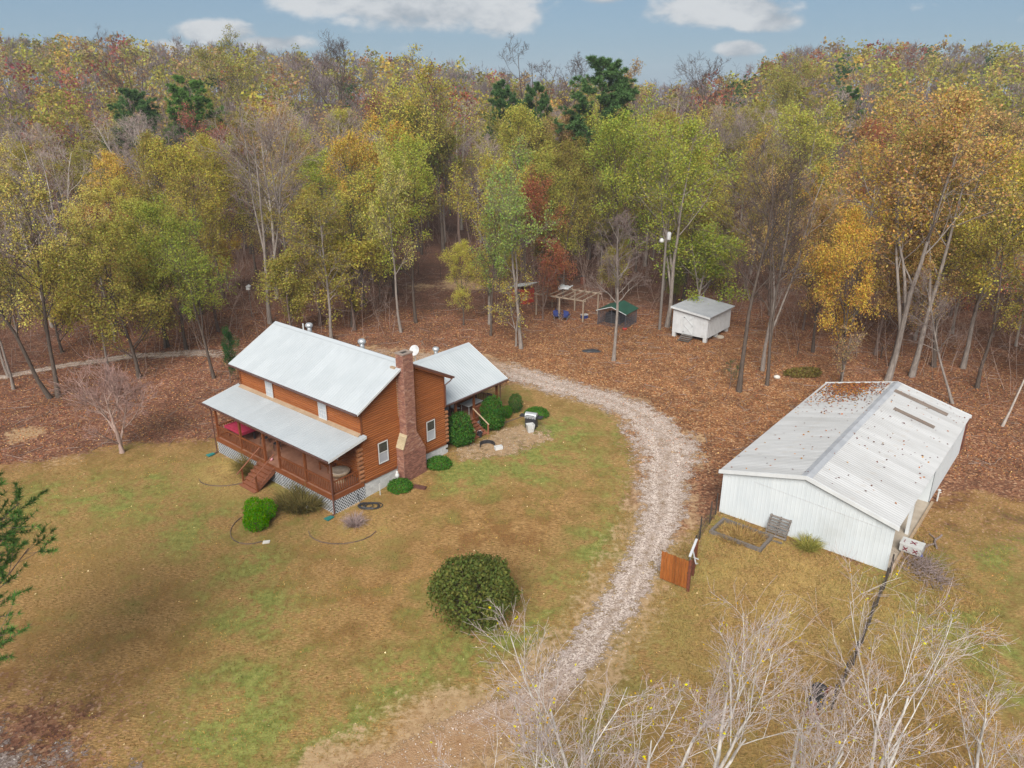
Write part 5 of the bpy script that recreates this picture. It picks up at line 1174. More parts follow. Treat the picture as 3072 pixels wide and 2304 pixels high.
TR('full1', -17.5, 86.0, 17.5, 'gold', 'dark', 'golden-topped tree towering behind the dense olive tree', sx=1.0)
TR('full5', -14.5, 92.0, 20, 'gold', 'dark', 'tall narrow golden tree at the side of the clearing')
TR('thin0', -11.6, 75.2, 18.4, 'pale', 'grey', 'slender pale tree with nearly bare top beside the litter-covered clearing', sx=.75)
TR('thin1', -10.6, 116, 26.5, 'yellowgreen', 'dark', 'big dark-trunked tree with sparse yellow-green crown at the end of the clearing', sx=1.1)
TR('full3', -14.8, 118, 21, 'deep', 'dark', 'round dark green tree beside the big dark-trunked one')
TR('thin1', .9, 69.8, 18.0, 'mint', 'grey', 'sparse mint-green tree with a flared grey base behind the rear wing', sx=.95)
TR('thinlow0', .4, 70.6, 6.5, 'yellowgreen', 'grey', 'low leafy sprouts around the foot of the mint-green tree', sx=1.2)
TR('thin2', -2.2, 74.0, 13.0, 'mint', 'dark', 'shorter mint-green tree on a thin dark stem behind the rear wing', sx=.9)
TR('full4', -5.2, 77.5, 9.0, 'yellowgreen', 'dark', 'small yellow-green tree at the edge of the leaf-covered clearing')
TR('bare1', 9.5, 66.3, 13.8, None, 'grey', 'leafless small tree with spreading limbs standing alone in the leaf litter', sx=1.2)
TR('full3', 16.6, 77.2, 20.5, 'lime', 'grey', 'tall lime-green tree rising behind the white shed', sx=1.1)
TR('full1', 12.0, 84.0, 19.5, 'lime', 'dark', 'bright green tree with dark limbs behind the green kennel roof', sx=1.1)
TR('low1', 19.8, 78.2, 9.5, 'lime', 'grey', 'low green tree whose boughs hang over the shed roof', sx=1.25)
TR('bare3', 19.3, 59.3, 19.5, None, 'dark', 'dark-trunked nearly leafless tree standing between the shed and the barn', lean=(.01, .02))
TR('bare2', 22.8, 64.2, 18.5, None, 'grey', 'grey leafless tree behind the pair of dark stems beside the barn', sx=.9)
TR('bare0', 22.2, 60.9, 17.5, None, 'dark', 'thin dark leafless tree leaning beside its grey neighbour near the barn', lean=(.02, .05), sx=.8)
TR('mid1', 28.9, 61.5, 14.0, 'gold', 'dark', 'golden-leaved tree on a thick dark trunk behind the far end of the barn', sx=.75)
TR('thinlow1', 28.2, 60.0, 5.5, 'tan', 'grey', 'tangle of bare drooping branches at the far eave of the barn')
TR('full3', 33.2, 62.0, 23.5, 'orange', 'grey', 'huge orange-leaved tree with a grey leaning trunk behind the barn', sx=1.1, lean=(0, .06))
TR('thin1', 35.8, 63.0, 21.5, 'gold', 'grey', 'tall golden tree with many bare grey limbs beside the huge orange one', sx=1.1, lean=(0, .05))
TR('full0', 41.5, 65.0, 18.5, 'yellowgreen', 'grey', 'broad yellow-green tree at the barn side of the wood, beyond the orange and golden pair', sx=1.1)
TR('bare1', 36.2, 57.0, 11.5, None, 'grey', 'leaning leafless tree just behind the far corner of the barn', lean=(.0, .38))
TR('bare3', 37.6, 52.5, 12.5, None, 'pale', 'slim pale leafless tree leaning over the litter beside the barn', lean=(-.02, .22), sx=.7)
TR('thin0', 44.5, 58.0, 15.0, 'red', 'grey', 'thin red-leaved tree at the edge of the wood past the barn')
TR('low0', 5.2, 83.0, 7.5, 'russet', 'brown', 'rusty brown-leaved young tree over the pergola', sx=.8)
TR('thinlow0', 3.4, 80.0, 5.5, 'russet', 'brown', 'low russet shrub in front of the blue chairs', name='shrub', cat='shrub')
TR('pine1', 11.5, 112, 27.0, 'pine', 'dark', 'tall dark green pine standing out above the green crowns', sx=1.25)
TR('pine2', 4.0, 122, 24.0, 'pine', 'dark', 'pine just beyond the tall dark one, with only its top showing')
TR('pine0', -1.5, 128, 24.0, 'pine', 'dark', 'slim pine at the back of the green crowns')
TR('pine0', -48.5, 122, 24.5, (.095, .185, .045), 'dark', 'bright green round-topped pine above the autumn wood', sx=1.2)
TR('pine1', -57.5, 120, 23.0, 'pine', 'dark', 'dark pine beside the bright green round-topped one', sx=1.15)
TR('pine2', 62, 150, 22.0, (.06, .12, .03), 'dark', 'feathery green pine on the shoulder of the far hill', sx=1.3)
TR('thin1', -42, 104, 20.0, 'red', 'brown', 'red-leaved tree next to the bright green pine', sx=1.1)
TR('low0', -24.4, 60.8, 4.6, (.035, .10, .030), 'brown', 'dark green evergreen beside the far corner of the log house', sx=.55, name='evergreen_shrub', cat='shrub')
TR('thinlow1', 18.6, 59.8, 2.6, (.07, .14, .05), 'brown', 'little green holly at the foot of the dark-trunked tree by the barn', name='shrub', cat='shrub')
for (kk, x, y, H, lf, lb) in (('bare0', -39, 166, 31, None, 'tall dark leafless tree standing clear of the skyline, forked near its top'), ('thin1', -62, 175, 29, 'olive', 'broad tree with brown-green leaves standing above the skyline'), ('bare2', -84, 176, 28, None, 'leafless grey tree on the skyline beside the broad brown-green one'), ('bare1', 12, 150, 29, None, 'slender leafless tree showing against the sky behind the tall dark pine'),
    ('bare3', 36, 152, 28, None, 'leaning leafless tree against the sky beyond the lime-green crowns'), ('thin0', 24, 148, 27, 'tan', 'tall thin brown-leaved tree against the sky beside the dark pine'), ('bare2', 3, 152, 29, None, 'pair-stemmed leafless tree against the sky above the green crowns'), ('full1', 55, 158, 24, 'olive', 'round olive tree marking the near end of the far hill')):
    TR(kk, x, y, H, lf, 'dark', lb)
# round leafless crape myrtle
w, _ = broadleaf(300, H=6.2, r0=.14, cb=.16, spread=.52, n1=22, n2=7, n3=6, n4=3, nleaf=0, ang=(.5, .95), up=.12, wig=.10, fork=2, top=.8)
t = thing('crape_myrtle', 'leafless round-headed shrub with countless thin pale twigs at the lawn edge', 'shrub', -27.7, 48.0); o = link('trunk', wood_mesh(w), t); o.color = (.36, .26, .225, 1)

# ---- the wood: every nearer tree is its own thing
random.seed(5); rf = np.random.default_rng(5)
KIND = {}
def palette(x, y):
    u = x / max(y, 1); r = random.random()
    if y > 105:
        tab = [('bare', .38), ('yellowgreen', .15), ('olive', .19), ('pale', .01), ('russet', .05), ('tan', .11), ('red', .015), ('gold', .045), ('pine', .02)]
    elif u < -.25: tab = [('bare', .22), ('yellowgreen', .30), ('olive', .24), ('pale', .08), ('gold', .10), ('russet', .03), ('lime', .03)]
    elif u < .32: tab = [('lime', .32), ('olive', .20), ('yellowgreen', .26), ('bare', .10), ('deep', .05), ('russet', .04), ('gold', .03)]
    else: tab = [('orange', .22), ('gold', .24), ('yellowgreen', .20), ('olive', .14), ('bare', .12), ('russet', .08)]
    for k, p in tab:
        if r < p: return k
        r -= p
    return 'olive'
CLEAR = [(-13, 58), (-9, 64), (-9.5, 76), (-15, 96), (-18, 108), (-16, 113), (-5, 113), (-1, 108), (-3.5, 92), (-3, 76), (-1, 68), (2, 64)]
YARD = [(-90, 57), (-46, 57), (-40, 62), (-30, 66), (-24, 71), (-9, 72), (-3, 72), (-2, 78), (4, 86), (10, 86), (13, 82), (25, 82), (26, 70), (30, 66), (37, 62), (42, 54), (48, 46), (90, 40), (90, -50), (-90, -50)]
GAP = [(-32.5, 66), (-22.5, 66), (-21.5, 88), (-34.5, 92)]
cells = []
yv = 58.0
while yv < 420:
    stp = 6.1 if yv < 105 else (6.1 if yv < 150 else 7.3 if yv < 260 else 8.8); hw_ = .73 * yv + 14 if yv < 62 else .92 * yv + 22; xv = -hw_
    while xv < hw_:
        cells.append((xv + random.uniform(-.42, .42) * stp, yv + random.uniform(-.42, .42) * stp)); xv += stp
    yv += stp
ca = np.array(cells); ok = ~in_poly(ca[:, 0], ca[:, 1], YARD) & ~in_poly(ca[:, 0], ca[:, 1], CLEAR) & ~in_poly(ca[:, 0], ca[:, 1], GAP); ca = ca[ok]
ca = ca[np.argsort(np.hypot(ca[:, 0], ca[:, 1]) + 400 * (np.abs(ca[:, 0]) > .73 * ca[:, 1] + 12))]   # those in view first
NEAR = 262
LBL = {'yellowgreen': 'yellow-green hardwood', 'lime': 'fresh green hardwood', 'olive': 'dull olive-green hardwood', 'gold': 'golden-yellow hardwood', 'orange': 'orange-leaved hardwood', 'russet': 'rusty brown-leaved hardwood', 'red': 'red-leaved hardwood', 'pale': 'pale straw-green hardwood', 'deep': 'deep green hardwood', 'tan': 'tan-leaved hardwood', 'pine': 'dark green pine', 'bare': 'leafless grey hardwood'}
for i, (x, y) in enumerate(ca[:NEAR]):
    k = palette(x, y); low = random.random() < (.52 if y < 84 else .38) and y < 112; H = random.uniform(5.5, 10) if low else (random.uniform(11, 16.5) if y < 78 else random.uniform(13, 19) if y < 100 else random.uniform(15.5, 21.5))
    if k == 'bare': key = f'bare{random.randrange(4)}' if not low else 'thinlow1'
    elif k == 'pine': key = f'pine{random.randrange(3)}'; low = False
    elif low: key = f'low{random.randrange(3)}' if random.random() < .78 else f'thinlow{random.randrange(2)}'
    else: key = random.choice(['full0', 'full1', 'full2', 'full3', 'full4', 'full5', 'thin0', 'thin1', 'thin2', 'thin0', 'thin2'])
    lab = ('small understorey ' if low else 'tall ') + LBL[k] + (' among the trunks of the autumn wood' if low else ' in the autumn wood beyond the yard')
    TR(key, x, y, H, 'tan' if k == 'bare' else k, random.choice(['pale', 'grey', 'pale'] if k == 'bare' else ['grey', 'brown', 'dark', 'dark']), lab, ('small ' if low else 'tall ') + LBL[k] + 's of the wood', sx=random.uniform(.9, 1.2), lean=(random.uniform(-.04, .04), random.uniform(-.04, .04)))

# ---- the far wood on the rising ground, one mass
LOD = []
for k in range(6):
    rng = np.random.default_rng(400 + k); (wv, wf, _w), (lv_, lf_, lx_) = broadleaf(400 + k, H=20, cb=.34, spread=.27, n1=9, n2=4, n3=2, nleaf=640, lsize=.52, sig=.6, r0=.2)
    LOD.append((lv_, lf_, lx_))
LODB = []
for k in range(4):
    rng = np.random.default_rng(450 + k)
    d = broadleaf(450 + k, H=20, cb=.34, spread=.22, n1=10, n2=4, n3=3, nleaf=0, r0=.2)[0]
    # twig haze: thin upright slivers around the limbs
    c = d[0][rng.integers(len(d[0]) // 12, len(d[0]), 300)] + rng.normal(size=(300, 3)) * .3
    dr = unit(rng.normal(size=(300, 3)) * .55 + [0, 0, 1.0]); sd_ = perp(dr, rng) * .065; ln_ = rng.uniform(.8, 2.0, (300, 1))
    LODB.append((np.stack([c - sd_, c + sd_, c + dr * ln_ + sd_ * .2, c + dr * ln_ - sd_ * .2], 1).reshape(-1, 3), np.arange(1200).reshape(-1, 4), rng.random(300)))
tr_w = tubes([(np.array([[[0, 0, -.2], [0, 0, 6], [.1, .1, 11]]], float), np.array([[.24, .18, .04]]))], [5])
VV, FF, XX, CC, o_ = [], [], [], [], 0; TV, TF, TC, to = [], [], [], 0
for (x, y) in ca[NEAR:]:
    k = palette(x, y); H = random.uniform(13, 22); s = H / 20; a = random.uniform(0, 6.28); ca_, sa_ = math.cos(a), math.sin(a); z = gz1(x, y)
    src = LODB[random.randrange(4)] if k == 'bare' else LOD[random.randrange(6)]
    b = np.array((.255, .205, .195) if k == 'bare' else LEAF[k]) * random.uniform(.72, 1.0)
    v = src[0] * np.array([s * 1.12, s * 1.12, s]); v = np.stack([v[:, 0] * ca_ - v[:, 1] * sa_ + x, v[:, 0] * sa_ + v[:, 1] * ca_ + y, v[:, 2] + z], 1)
    sel = np.arange(len(src[1]))
    if k != 'bare':                                          # fewer but broader leaf sprays with distance
        stp_ = 5 if abs(x) > .75 * y + 14 else 4 if y > 270 else 3 if y > 200 else 2 if y > 150 else 1
        v4 = v.reshape(-1, 4, 3)[::stp_]; m4 = v4.mean(1, keepdims=True); v = (m4 + (v4 - m4) * (1, 1.4, 1.68, 1.9, 2.0)[stp_ - 1]).reshape(-1, 3); sel = sel[::stp_]
    f = np.arange(len(v)).reshape(-1, 4); VV.append(v); FF.append(f + o_); XX.append(src[2][sel]); CC.append(np.tile(b, (len(v), 1))); o_ += len(v)
    v = tr_w[0] * np.array([1, 1, s]) + np.array([x, y, z]); TV.append(v); TF.append(tr_w[1] + to); TC.append(np.tile((.13, .11, .10), (len(v), 1))); to += len(v)
fw = link('forest', None); tag(fw, 'distant autumn wood covering the low hills to the skyline', 'forest', kind='stuff')
c = link('canopy', np_mesh('canopy', np.concatenate(VV), np.concatenate(FF), M['leafv'], False, {'col': np.concatenate(CC)}, np.concatenate(XX)), fw); tag(c, kind='stuff')
c = link('far_trunks', np_mesh('far_trunks', np.concatenate(TV), np.concatenate(TF), M['barkv'], True, {'col': np.concatenate(TC)}), fw); tag(c, kind='stuff')

# ---- saplings and twiggy undergrowth on the forest floor
rng = np.random.default_rng(9); n = 1700
ux = rng.uniform(-75, 75, n); uy = rng.uniform(56, 125, n); k_ = ~in_poly(ux, uy, YARD) & ~in_poly(ux, uy, CLEAR) & (np.abs(ux) < .75 * uy + 6); ux, uy = ux[k_], uy[k_]
P0 = np.stack([ux, uy, gz(ux, uy) - .05], 1); Sp = polyline(P0, unit(rng.normal(size=P0.shape) * .25 + [0, 0, 1]), rng.uniform(1.5, 7.5, len(P0)), 5, rng, .08, .05)
Sr = np.linspace(.022, .006, 5)[None].repeat(len(P0), 0); S2 = spawn(Sp, Sr, 6, .3, 1, (.5, 1.1), lambda PL, t: PL * .4, 4, rng, .15, .08, .6, .005); S3 = spawn(*S2, 2, .3, 1, (.4, .9), lambda PL, t: PL * .5, 3, rng, .15, .08, .7, .004)
V, F = tubes([(Sp, Sr), S2, S3], [4, 3, 3]); o = link('undergrowth', np_mesh('undergrowth', V, F, M['bark'], False)); o.color = (.30, .225, .195, 1); tag(o, 'thin bare saplings and twigs on the forest floor', 'undergrowth', kind='stuff')

n = 2600; ux = rng.uniform(-50, 50, n); uy = rng.uniform(46, 105, n); k_ = ~in_poly(ux, uy, LAWN) & (seg_dist(ux, uy, dmid) > 3); ux, uy = ux[k_], uy[k_]
BPq = [tuple(BO + EX * a + EY * b) for a, b in ((-.3, -.3), (10, -.3), (10, 18.6), (-.3, 18.6))]; k_ = ~in_poly(ux, uy, BPq); ux, uy = ux[k_], uy[k_]
a_ = rng.uniform(0, 6.28, len(ux)); Sp = polyline(np.stack([ux, uy, gz(ux, uy) + .04], 1), np.stack([np.cos(a_), np.sin(a_), np.zeros(len(ux))], 1), rng.uniform(.4, 2.2, len(ux)), 4, rng, .12, 0); Sp[:, :, 2] = gz(Sp[:, :, 0], Sp[:, :, 1]) + .035
Sr = np.linspace(.022, .008, 4)[None].repeat(len(ux), 0) * rng.uniform(.5, 1.5, (len(ux), 1)); V, F = tubes([(Sp, Sr)], [4])
o = link('fallen_sticks', np_mesh('fallen_sticks', V, F, M['bark'], False)); o.color = (.24, .18, .155, 1); tag(o, 'dead sticks lying in the leaf litter', 'sticks', kind='stuff')
# ---- bare white-limbed trees nearest the drive's end
def white_tree(seed, x, y, H, label, spread=.5, fork=2, **kw):
    w, l = broadleaf(seed, H=H, r0=.125, cb=.22, spread=spread, rs=.5, n1=10, n2=6, n3=5, n4=4, nleaf=240, lsize=.085, sig=.12, ang=(.35, .8), up=.13, wig=.13, fork=fork, top=.86, minlen=.55, **kw)
    t = thing('white_barked_tree', label, 'tree', x, y, None, 0, 'bare white-barked trees by the drive'); o = link('trunk', wood_mesh(w), t); o.color = (.47, .45, .43, 1)
    c = link('crown', leaf_mesh(l), t); c.color = (.50, .40, .03, 1); tag(c, 'few last yellow leaves')
random.seed(3)
for (sd_, x, y, H, lb, kw) in ((501, 2.2, 16.6, 7.6, 'bare white-barked tree arching over the sandy mouth of the drive', dict(lean=.12)), (503, 6.4, 18.4, 8.1, 'tall bare white-barked tree whose twigs reach up to the orange gate', {}),
                               (502, 4.2, 17.0, 7.6, 'bare white-barked tree at the gravel edge below the orange gate', {}), (507, .3, 15.4, 7.0, 'short bare white-barked tree at the sandy outer end of the row', {}), (504, 8.9, 17.4, 7.4, 'bare white-barked tree with long forked limbs in the dry grass', {}), (505, 11.4, 17.6, 7.7, 'bare white-barked tree spreading over the rusted machinery', dict(spread=.5)), (506, 14.6, 16.4, 6.6, 'thin bare white-barked tree at the fence end of the row', dict(spread=.4))):
    white_tree(sd_, x, y, H, lb, **kw)
# ---- pine close to the lawn's side
rng = np.random.default_rng(77)
(wv, wf), (nv, nf, nx_) = pine(77, H=18.8, r0=.24, cb=.2, spread=.27, n1=92, n2=13, ntuft=10, tl=.24, w=.012, tufts_per=11, tip=True)
t = thing('pine_tree', 'green pine reaching long-needled boughs over the edge of the lawn', 'pine', -19.6, 19.2); o = link('trunk', np_mesh('trunk', wv, wf, M['bark'], True), t); o.color = (.15, .11, .09, 1)
c = link('crown', np_mesh('crown', nv, nf, M['needle'], False, None, nx_), t); c.color = (.075, .150, .040, 1)
w, l = broadleaf(512, H=11, r0=.13, cb=.3, spread=.36, n1=14, n2=5, n3=5, n4=3, nleaf=420, lsize=.14, sig=.12)
t = thing('birch_tree', 'thin grey tree with a few yellow leaves beside the long-needled pine', 'tree', -22.2, 24.0); o = link('trunk', wood_mesh(w), t); o.color = (.38, .34, .31, 1); c = link('crown', leaf_mesh(l), t); c.color = (.42, .36, .04, 1)

# ------------------------------------------------------------------ shrubs
def shrub(name, label, x, y, lobes, n, ls, col, seed=0, cat='shrub', z=None, group=None, nrm_in=.25, rag=.035):
    """lobes: (dx,dy,cz,rx,ry,rz) ellipsoids; leaves in an uneven shell plus a twiggy inside"""
    rng = np.random.default_rng(1000 + seed); t = thing(name, label, cat, x, y, z, 0, group); C, Nn = [], []
    tot = sum(l[3] * l[4] for l in lobes)
    for (dx, dy, cz, rx, ry, rz) in lobes:
        k = int(n * rx * ry / tot); d = unit(rng.normal(size=(k, 3))); d = d[(d[:, 2] * rz + cz) > .02]
        bump = 1 + .07 * np.sin(d[:, 0] * 9 + seed) * np.sin(d[:, 1] * 8 + 1) + .06 * np.sin(d[:, 2] * 13 + d[:, 0] * 7) + rng.normal(size=len(d)) * rag
        r = bump * (1 - nrm_in * rng.random(len(d)) ** 2); c = d * r[:, None] * [rx, ry, rz] + [dx, dy, cz]; C.append(c); Nn.append(d)
    C = np.concatenate(C); Nn = np.concatenate(Nn); k = C[:, 2] > .02; V, F = leaf_quads(C[k], ls, rng, .3, .6, Nn[k])
    c = link('foliage', np_mesh('foliage', V, F, M['leaf'], False, None, rng.random(len(F))), t); c.color = (*col, 1)
    mb = MB()
    for (dx, dy, cz, rx, ry, rz) in lobes:
        for j in range(7):
            a = j * .9 + seed; mb.cyl((dx * .3, dy * .3, -.05), (dx + .55 * rx * math.cos(a), dy + .55 * ry * math.sin(a), cz + .35 * rz), .03 * max(rx, .5), .012, 5, False)
    o = part('stem', mb, M['bark'], t); o.color = (.13, .10, .08, 1); return t
rl = random.Random(8); lob = [(0, 0, 1.6, 1.75, 1.7, 1.45)]
for k in range(26):
    a_, e_ = rl.uniform(0, 6.28), rl.uniform(-.25, 1.35); q = rl.uniform(1.45, 1.85)
    lob.append((q * math.cos(a_) * math.cos(e_), q * math.sin(a_) * math.cos(e_), 1.65 + 1.45 * math.sin(e_), rl.uniform(.40, .75), rl.uniform(.40, .75), rl.uniform(.40, .70)))
shrub('large_shrub', 'large round dark green shrub alone on the lawn beside the drive', -1.85, 29.6, lob, 17000, .165, (.125, .145, .042), 1, nrm_in=.5, rag=.12)
shrub('ball_shrub', 'bright lime green double-rounded bush on the lawn below the porch', -15.0, 38.4, [(-.30, .50, .80, .62, .60, .74), (.42, .55, .78, .55, .55, .68), (.05, -.38, .62, .74, .66, .72)], 9500, .085, (.10, .26, .012), 2)
shrub('flowering_shrub', 'tall dark green shrub between the log corner and the rear steps', *hw(-.25, 8.85)[:2], [(0, 0, 1.2, .95, 1.05, 1.25), (.1, .1, .7, .95, 1.0, .75)], 7000, .13, (.065, .150, .030), 3)
shrub('flowering_shrub', 'tall dark green shrub on the far side of the rear steps', *hw(-.35, 12.5)[:2], [(0, 0, 1.25, .85, 1.0, 1.25), (0, -.1, .7, .9, 1.0, .75)], 7000, .13, (.062, .145, .028), 4)
shrub('small_ball_shrub', 'small round green bush at the outer post of the rear porch', *hw(-.75, 14.55)[:2], [(0, 0, .45, .48, .48, .5)], 2200, .08, (.06, .17, .02), 5)
for i, (x, y, r, lb) in enumerate(((*hw(.95, 2.0)[:2], .8, 'low green mound shrub by the foundation between lattice and chimney'), (*hw(.9, 5.6)[:2], .85, 'low green mound shrub at the foundation beyond the chimney'), (1.9, 53.5, .95, 'low green mound shrub behind the barbecue'))):
    shrub('mound_shrub', lb, x, y, [(0, 0, .18, r, r * .9, .48)], 4200, .10, (.075, .180, .032), 6 + i, group='low mound shrubs by the house')
shrub('shrub', 'soft green bush behind the outer rear porch post', *hw(-.9, 15.9)[:2], [(0, 0, .7, .55, .55, .8)], 2400, .10, (.07, .13, .035), 12)
shrub('shrub', 'flattened yellow-brown bush lying at the wood edge behind the barn', 26.0, 63.2, [(0, 0, .25, 1.6, .7, .5), (.9, .1, .3, .9, .6, .45)], 3200, .16, (.19, .15, .05), 13)
def grass_clump(name, label, x, y, n, h, r, c1, c2, seed, cat='grass clump'):
    rng = np.random.default_rng(seed); a = rng.uniform(0, 6.28, n); q = r * np.sqrt(rng.random(n)); p = np.stack([q * np.cos(a), q * np.sin(a) * .8, np.zeros(n)], 1)
    d = unit(np.stack([np.cos(a) * .5, np.sin(a) * .5, np.ones(n)], 1) + rng.normal(size=(n, 3)) * .25); P = polyline(p, d, h * rng.uniform(.6, 1.2, n), 4, rng, .08, 0, .55)
    sd_ = perp(unit(P[:, -1] - P[:, 0]), rng)[:, None] * (np.array([.012, .011, .008, .002])[None, :, None]); V = np.concatenate([P - sd_, P + sd_], 1)
    i = np.arange(n)[:, None] * 8; F = np.concatenate([i + np.array([[k, k + 4, k + 5, k + 1]]) for k in range(3)], 0)
    t = thing(name, label, cat, x, y); f = rng.random((n, 1)); cc = np.array(c1) * (1 - f) + np.array(c2) * f
    o = link('blades', np_mesh('blades', V.reshape(-1, 3), F, M['litter'], False, {'col': np.repeat(cc, 8, 0)}, rng.random(len(F))), t); tag(o, kind='stuff')
grass_clump('ornamental_grass', 'wispy dark grass clump beside the front steps, farther from the chimney', -17.0, 45.2, 1500, 1.5, 1.1, (.10, .085, .03), (.20, .15, .055), 31)
grass_clump('ornamental_grass', 'wispy dark grass clump by the lattice between steps and porch corner', -13.0, 40.5, 1500, 1.4, 1.15, (.085, .08, .03), (.17, .13, .05), 32)
grass_clump('faded_plant', 'faded pinkish-grey plant in the curved bed edging on the lawn', -9.3, 38.4, 420, .8, .35, (.26, .20, .19), (.34, .26, .24), 33, 'plant')
grass_clump('weeds', 'dry brown weeds growing inside the sunken timber bed', 13.2, 37.2, 1100, .45, 1.3, (.20, .12, .05), (.36, .25, .11), 34, 'weeds')
grass_clump('weeds', 'tall pale green grass tuft beside the leaning pallet', 16.6, 35.9, 500, .9, .4, (.15, .16, .04), (.30, .26, .08), 35, 'weeds')

# ------------------------------------------------------------------ ground cover
def scatter_pts(n, x0, x1, y0, y1, rng, keep):
    x = rng.uniform(x0, x1, n); y = rng.uniform(y0, y1, n); k = keep(x, y) & (np.abs(x) < .70 * y + 3); return x[k], y[k]
HP = [tuple(HO + EX * a + EY * b) for a, b in ((-13.1, -2.5), (.05, -2.5), (.05, 7.2), (-1.1, 7.2), (-1.1, 14.3), (-8, 14.3), (-8, 7.2), (-13.1, 7.2))]
BP = [tuple(BO + EX * a + EY * b) for a, b in ((-.1, -.05), (9.8, -.05), (9.8, 18.4), (-.1, 18.4))]
SPp = [(16, 74), (19.6, 71), (23.5, 76), (20, 79)]
def outside(x, y): return ~in_poly(x, y, HP) & ~in_poly(x, y, BP)
rng = np.random.default_rng(55)
def vnoise(x, y, sc_, seed):
    r = np.random.default_rng(seed); v = np.zeros(len(x))
    for k in range(14):
        a = r.uniform(0, 6.28); f = r.uniform(.5, 2.2) / sc_; v += np.sin((x * math.cos(a) + y * math.sin(a)) * f * 6.28 + r.uniform(0, 6.28) + 1.5 * np.sin((x * math.sin(a) - y * math.cos(a)) * f * 2.7))
    return v / 3.0
# lawn grass blades
def blades(name, label, x, y, h, w, cols, lean, mat='litter'):
    n = len(x); p = np.stack([x, y, gz(x, y) - .01], 1); d = unit(rng.normal(size=(n, 3)) * lean + [0, 0, 1]); sd_ = perp(d, rng) * w; hh = (h * rng.uniform(.5, 1.3, n))[:, None]
    V = np.stack([p - sd_, p + sd_, p + d * hh], 1).reshape(-1, 3); cols = np.repeat(cols, 3, 0)
    o = link(name, np_mesh(name, V, np.arange(3 * n).reshape(-1, 3), M[mat], False, {'col': cols}, rng.random(n))); tag(o, label, 'grass', kind='stuff')
lawn_in = lambda x, y: in_poly(x, y, LAWN) & outside(x, y) & (seg_dist(x, y, dmid) > 1.3)
x, y = scatter_pts(230000, -34, 32, 20, 50, rng, lawn_in); keep = rng.random(len(x)) < np.clip(1.35 - (y - 20) / 34, .25, 1); x, y = x[keep], y[keep]
gv = vnoise(x, y, 9.0, 1) + .7 * vnoise(x, y, 2.5, 2) + rng.normal(size=len(x)) * .4; bv = vnoise(x, y, 5.0, 3) + .6 * vnoise(x, y, 1.4, 4)
gsel = (gv > 1.0)[:, None]; cb_ = np.where(gsel, [[.130, .152, .036]], [[.305, .178, .062]]) * np.clip(.85 + .28 * bv, .4, 1.35)[:, None] * rng.uniform(.45, 1.45, (len(x), 1))
blades('grass', 'short dormant lawn grass', x, y, .085, .014, cb_, .8)
x, y = scatter_pts(60000, 6, 24, 20, 40, rng, lambda x, y: lawn_in(x, y) & (x + .2 * y > 13)); cb_ = np.where(rng.random((len(x), 1)) < .2, [[.12, .11, .035]], [[.31, .215, .085]]) * rng.uniform(.6, 1.25, (len(x), 1))
blades('dry_grass', 'matted tall straw-coloured grass below the barn gable', x, y, .26, .010, cb_, 1.1)
# fallen leaves
def fallen(name, label, x, y, z, size, cols, tilt=.35):
    n = len(x); c = np.stack([x, y, z + .015], 1); V, F = leaf_quads(c, size, rng, 1 / tilt * .9, .7); V = V.reshape(-1, 3)
    o = link(name, np_mesh(name, V, F, M['litter'], False, {'col': np.repeat(cols, 4, 0)}, rng.random(n))); tag(o, label, 'leaves', kind='stuff'); return o
OR = np.array([(.28, .135, .065), (.35, .20, .10), (.21, .095, .052), (.44, .31, .18), (.15, .072, .045), (.26, .115, .07)])
x, y = scatter_pts(120000, -46, 46, 44, 84, rng, lambda x, y: (~in_poly(x, y, LAWN)) & outside(x, y) & (rng.random(len(x)) < np.clip(seg_dist(x, y, dmid) / 3.5 - .25, .12 + .33 * ss(43, 50, y), 1)))
fallen('leaf_litter', 'loose fallen leaves carpeting the ground around the yard', x, y, gz(x, y), .105, OR[rng.integers(0, 6, len(x))] * [1.08, .94, .78] * rng.uniform(.65, 1.2, (len(x), 1)))
x, y = scatter_pts(1000, -34, 34, 20, 60, rng, lambda x, y: in_poly(x, y, LAWN) & outside(x, y)); cl = np.array([(.62, .48, .28), (.45, .24, .09), (.55, .40, .20)])
fallen('lawn_leaves', 'stray pale leaves scattered over the lawn', x, y, gz(x, y), .095, cl[rng.integers(0, 3, len(x))])
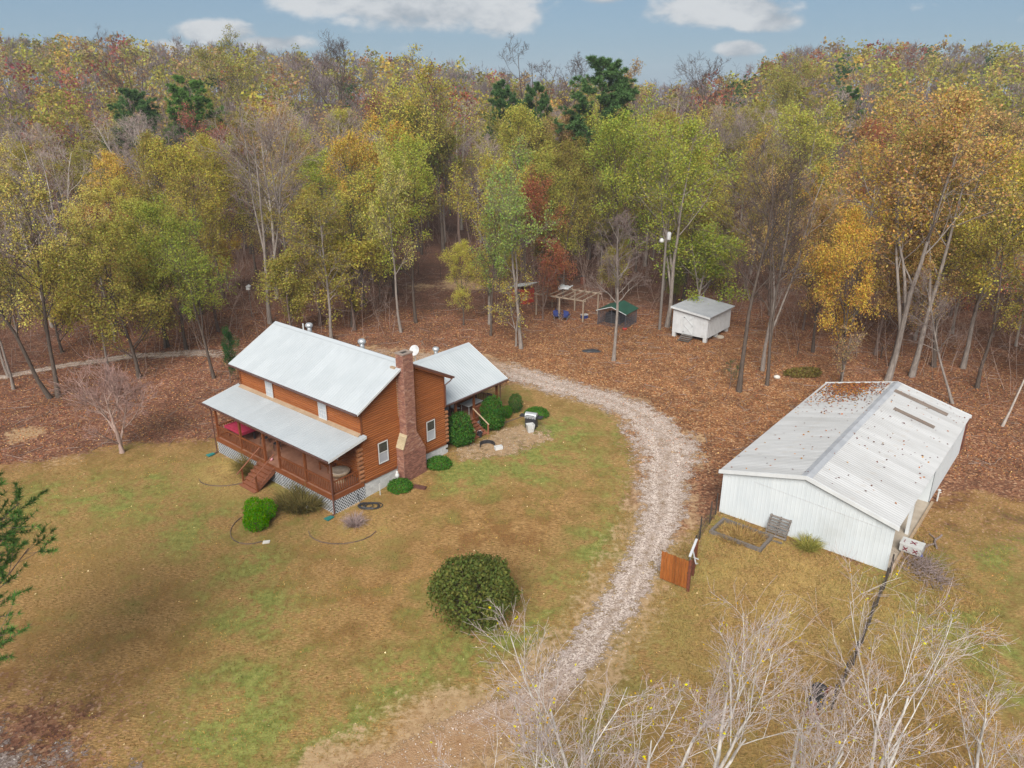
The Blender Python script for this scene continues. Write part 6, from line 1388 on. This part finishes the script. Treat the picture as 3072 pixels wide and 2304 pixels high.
# leaves on the barn roof (thick at the far end)
n = 2600; a = rng.uniform(0, BW, n); b = rng.uniform(0, BL, n)
pk = np.where((b > 13.2) & (a < BW / 2 - .4), .95, np.where((b > 10.5) & (a < BW / 2), .30, np.where(b > 6, .10, .05))); k = rng.random(n) < pk; a, b = a[k], b[k]
n2_ = 2400; a2 = np.clip(rng.normal(2.0, .95, n2_), .1, BW / 2 - .5); b2 = BL + .1 - np.abs(rng.normal(0, 1.5, n2_)) - .25 * np.abs(np.sin(a2 * 5)); b2 = np.where(rng.random(n2_) < .2, b2 - 1.6, b2); a = np.concatenate([a, a2]); b = np.concatenate([b, b2])
zr_ = BZR - np.abs(a - BW / 2) * BS; X_ = BO[0] + EX[0] * a + EY[0] * b; Y_ = BO[1] + EX[1] * a + EY[1] * b
o = fallen('roof_leaves', 'orange and brown leaves strewn on the barn roof', X_, Y_, zr_ + .02, .14, np.where(rng.random((len(a), 1)) < .55, [[.30, .135, .045]], [[.13, .06, .048]]) * rng.uniform(.7, 1.2, (len(a), 1)), .25)
# gravel stones
x, y = scatter_pts(32000, -6, 16, 20, 64, rng, lambda x, y: (seg_dist(x, y, dmid) < 1.2 + .6 * ss(43, 47, y)) & outside(x, y)); n = len(x); c = np.stack([x, y, gz(x, y) + .03], 1); V, F = leaf_quads(c, .06, rng, 2.0, .9)
o = link('gravel', np_mesh('gravel', V, F, M['litter'], False, {'col': np.repeat(np.array([(.40, .345, .305)]) * rng.uniform(.75, 1.2, (n, 1)), 4, 0)}, rng.random(n))); tag(o, 'loose pale stones over the gravel drive', 'gravel', kind='stuff')

# ------------------------------------------------------------------ haze
hz_ = MB().box(-1200, -200, -3, 1200, 1120, 56).mesh('haze', None)
mh, nh = new_mat('autumn_haze'); pv = nh('ShaderNodeVolumePrincipled', {'Color': (.80, .84, .92), 'Density': .00030, 'Anisotropy': .1}); nh('ShaderNodeOutputMaterial', {'Volume': pv.outputs[0]})
hz_.materials.append(mh); tag(link('haze', hz_), 'thin autumn haze over the wooded hills', 'haze', kind='stuff')
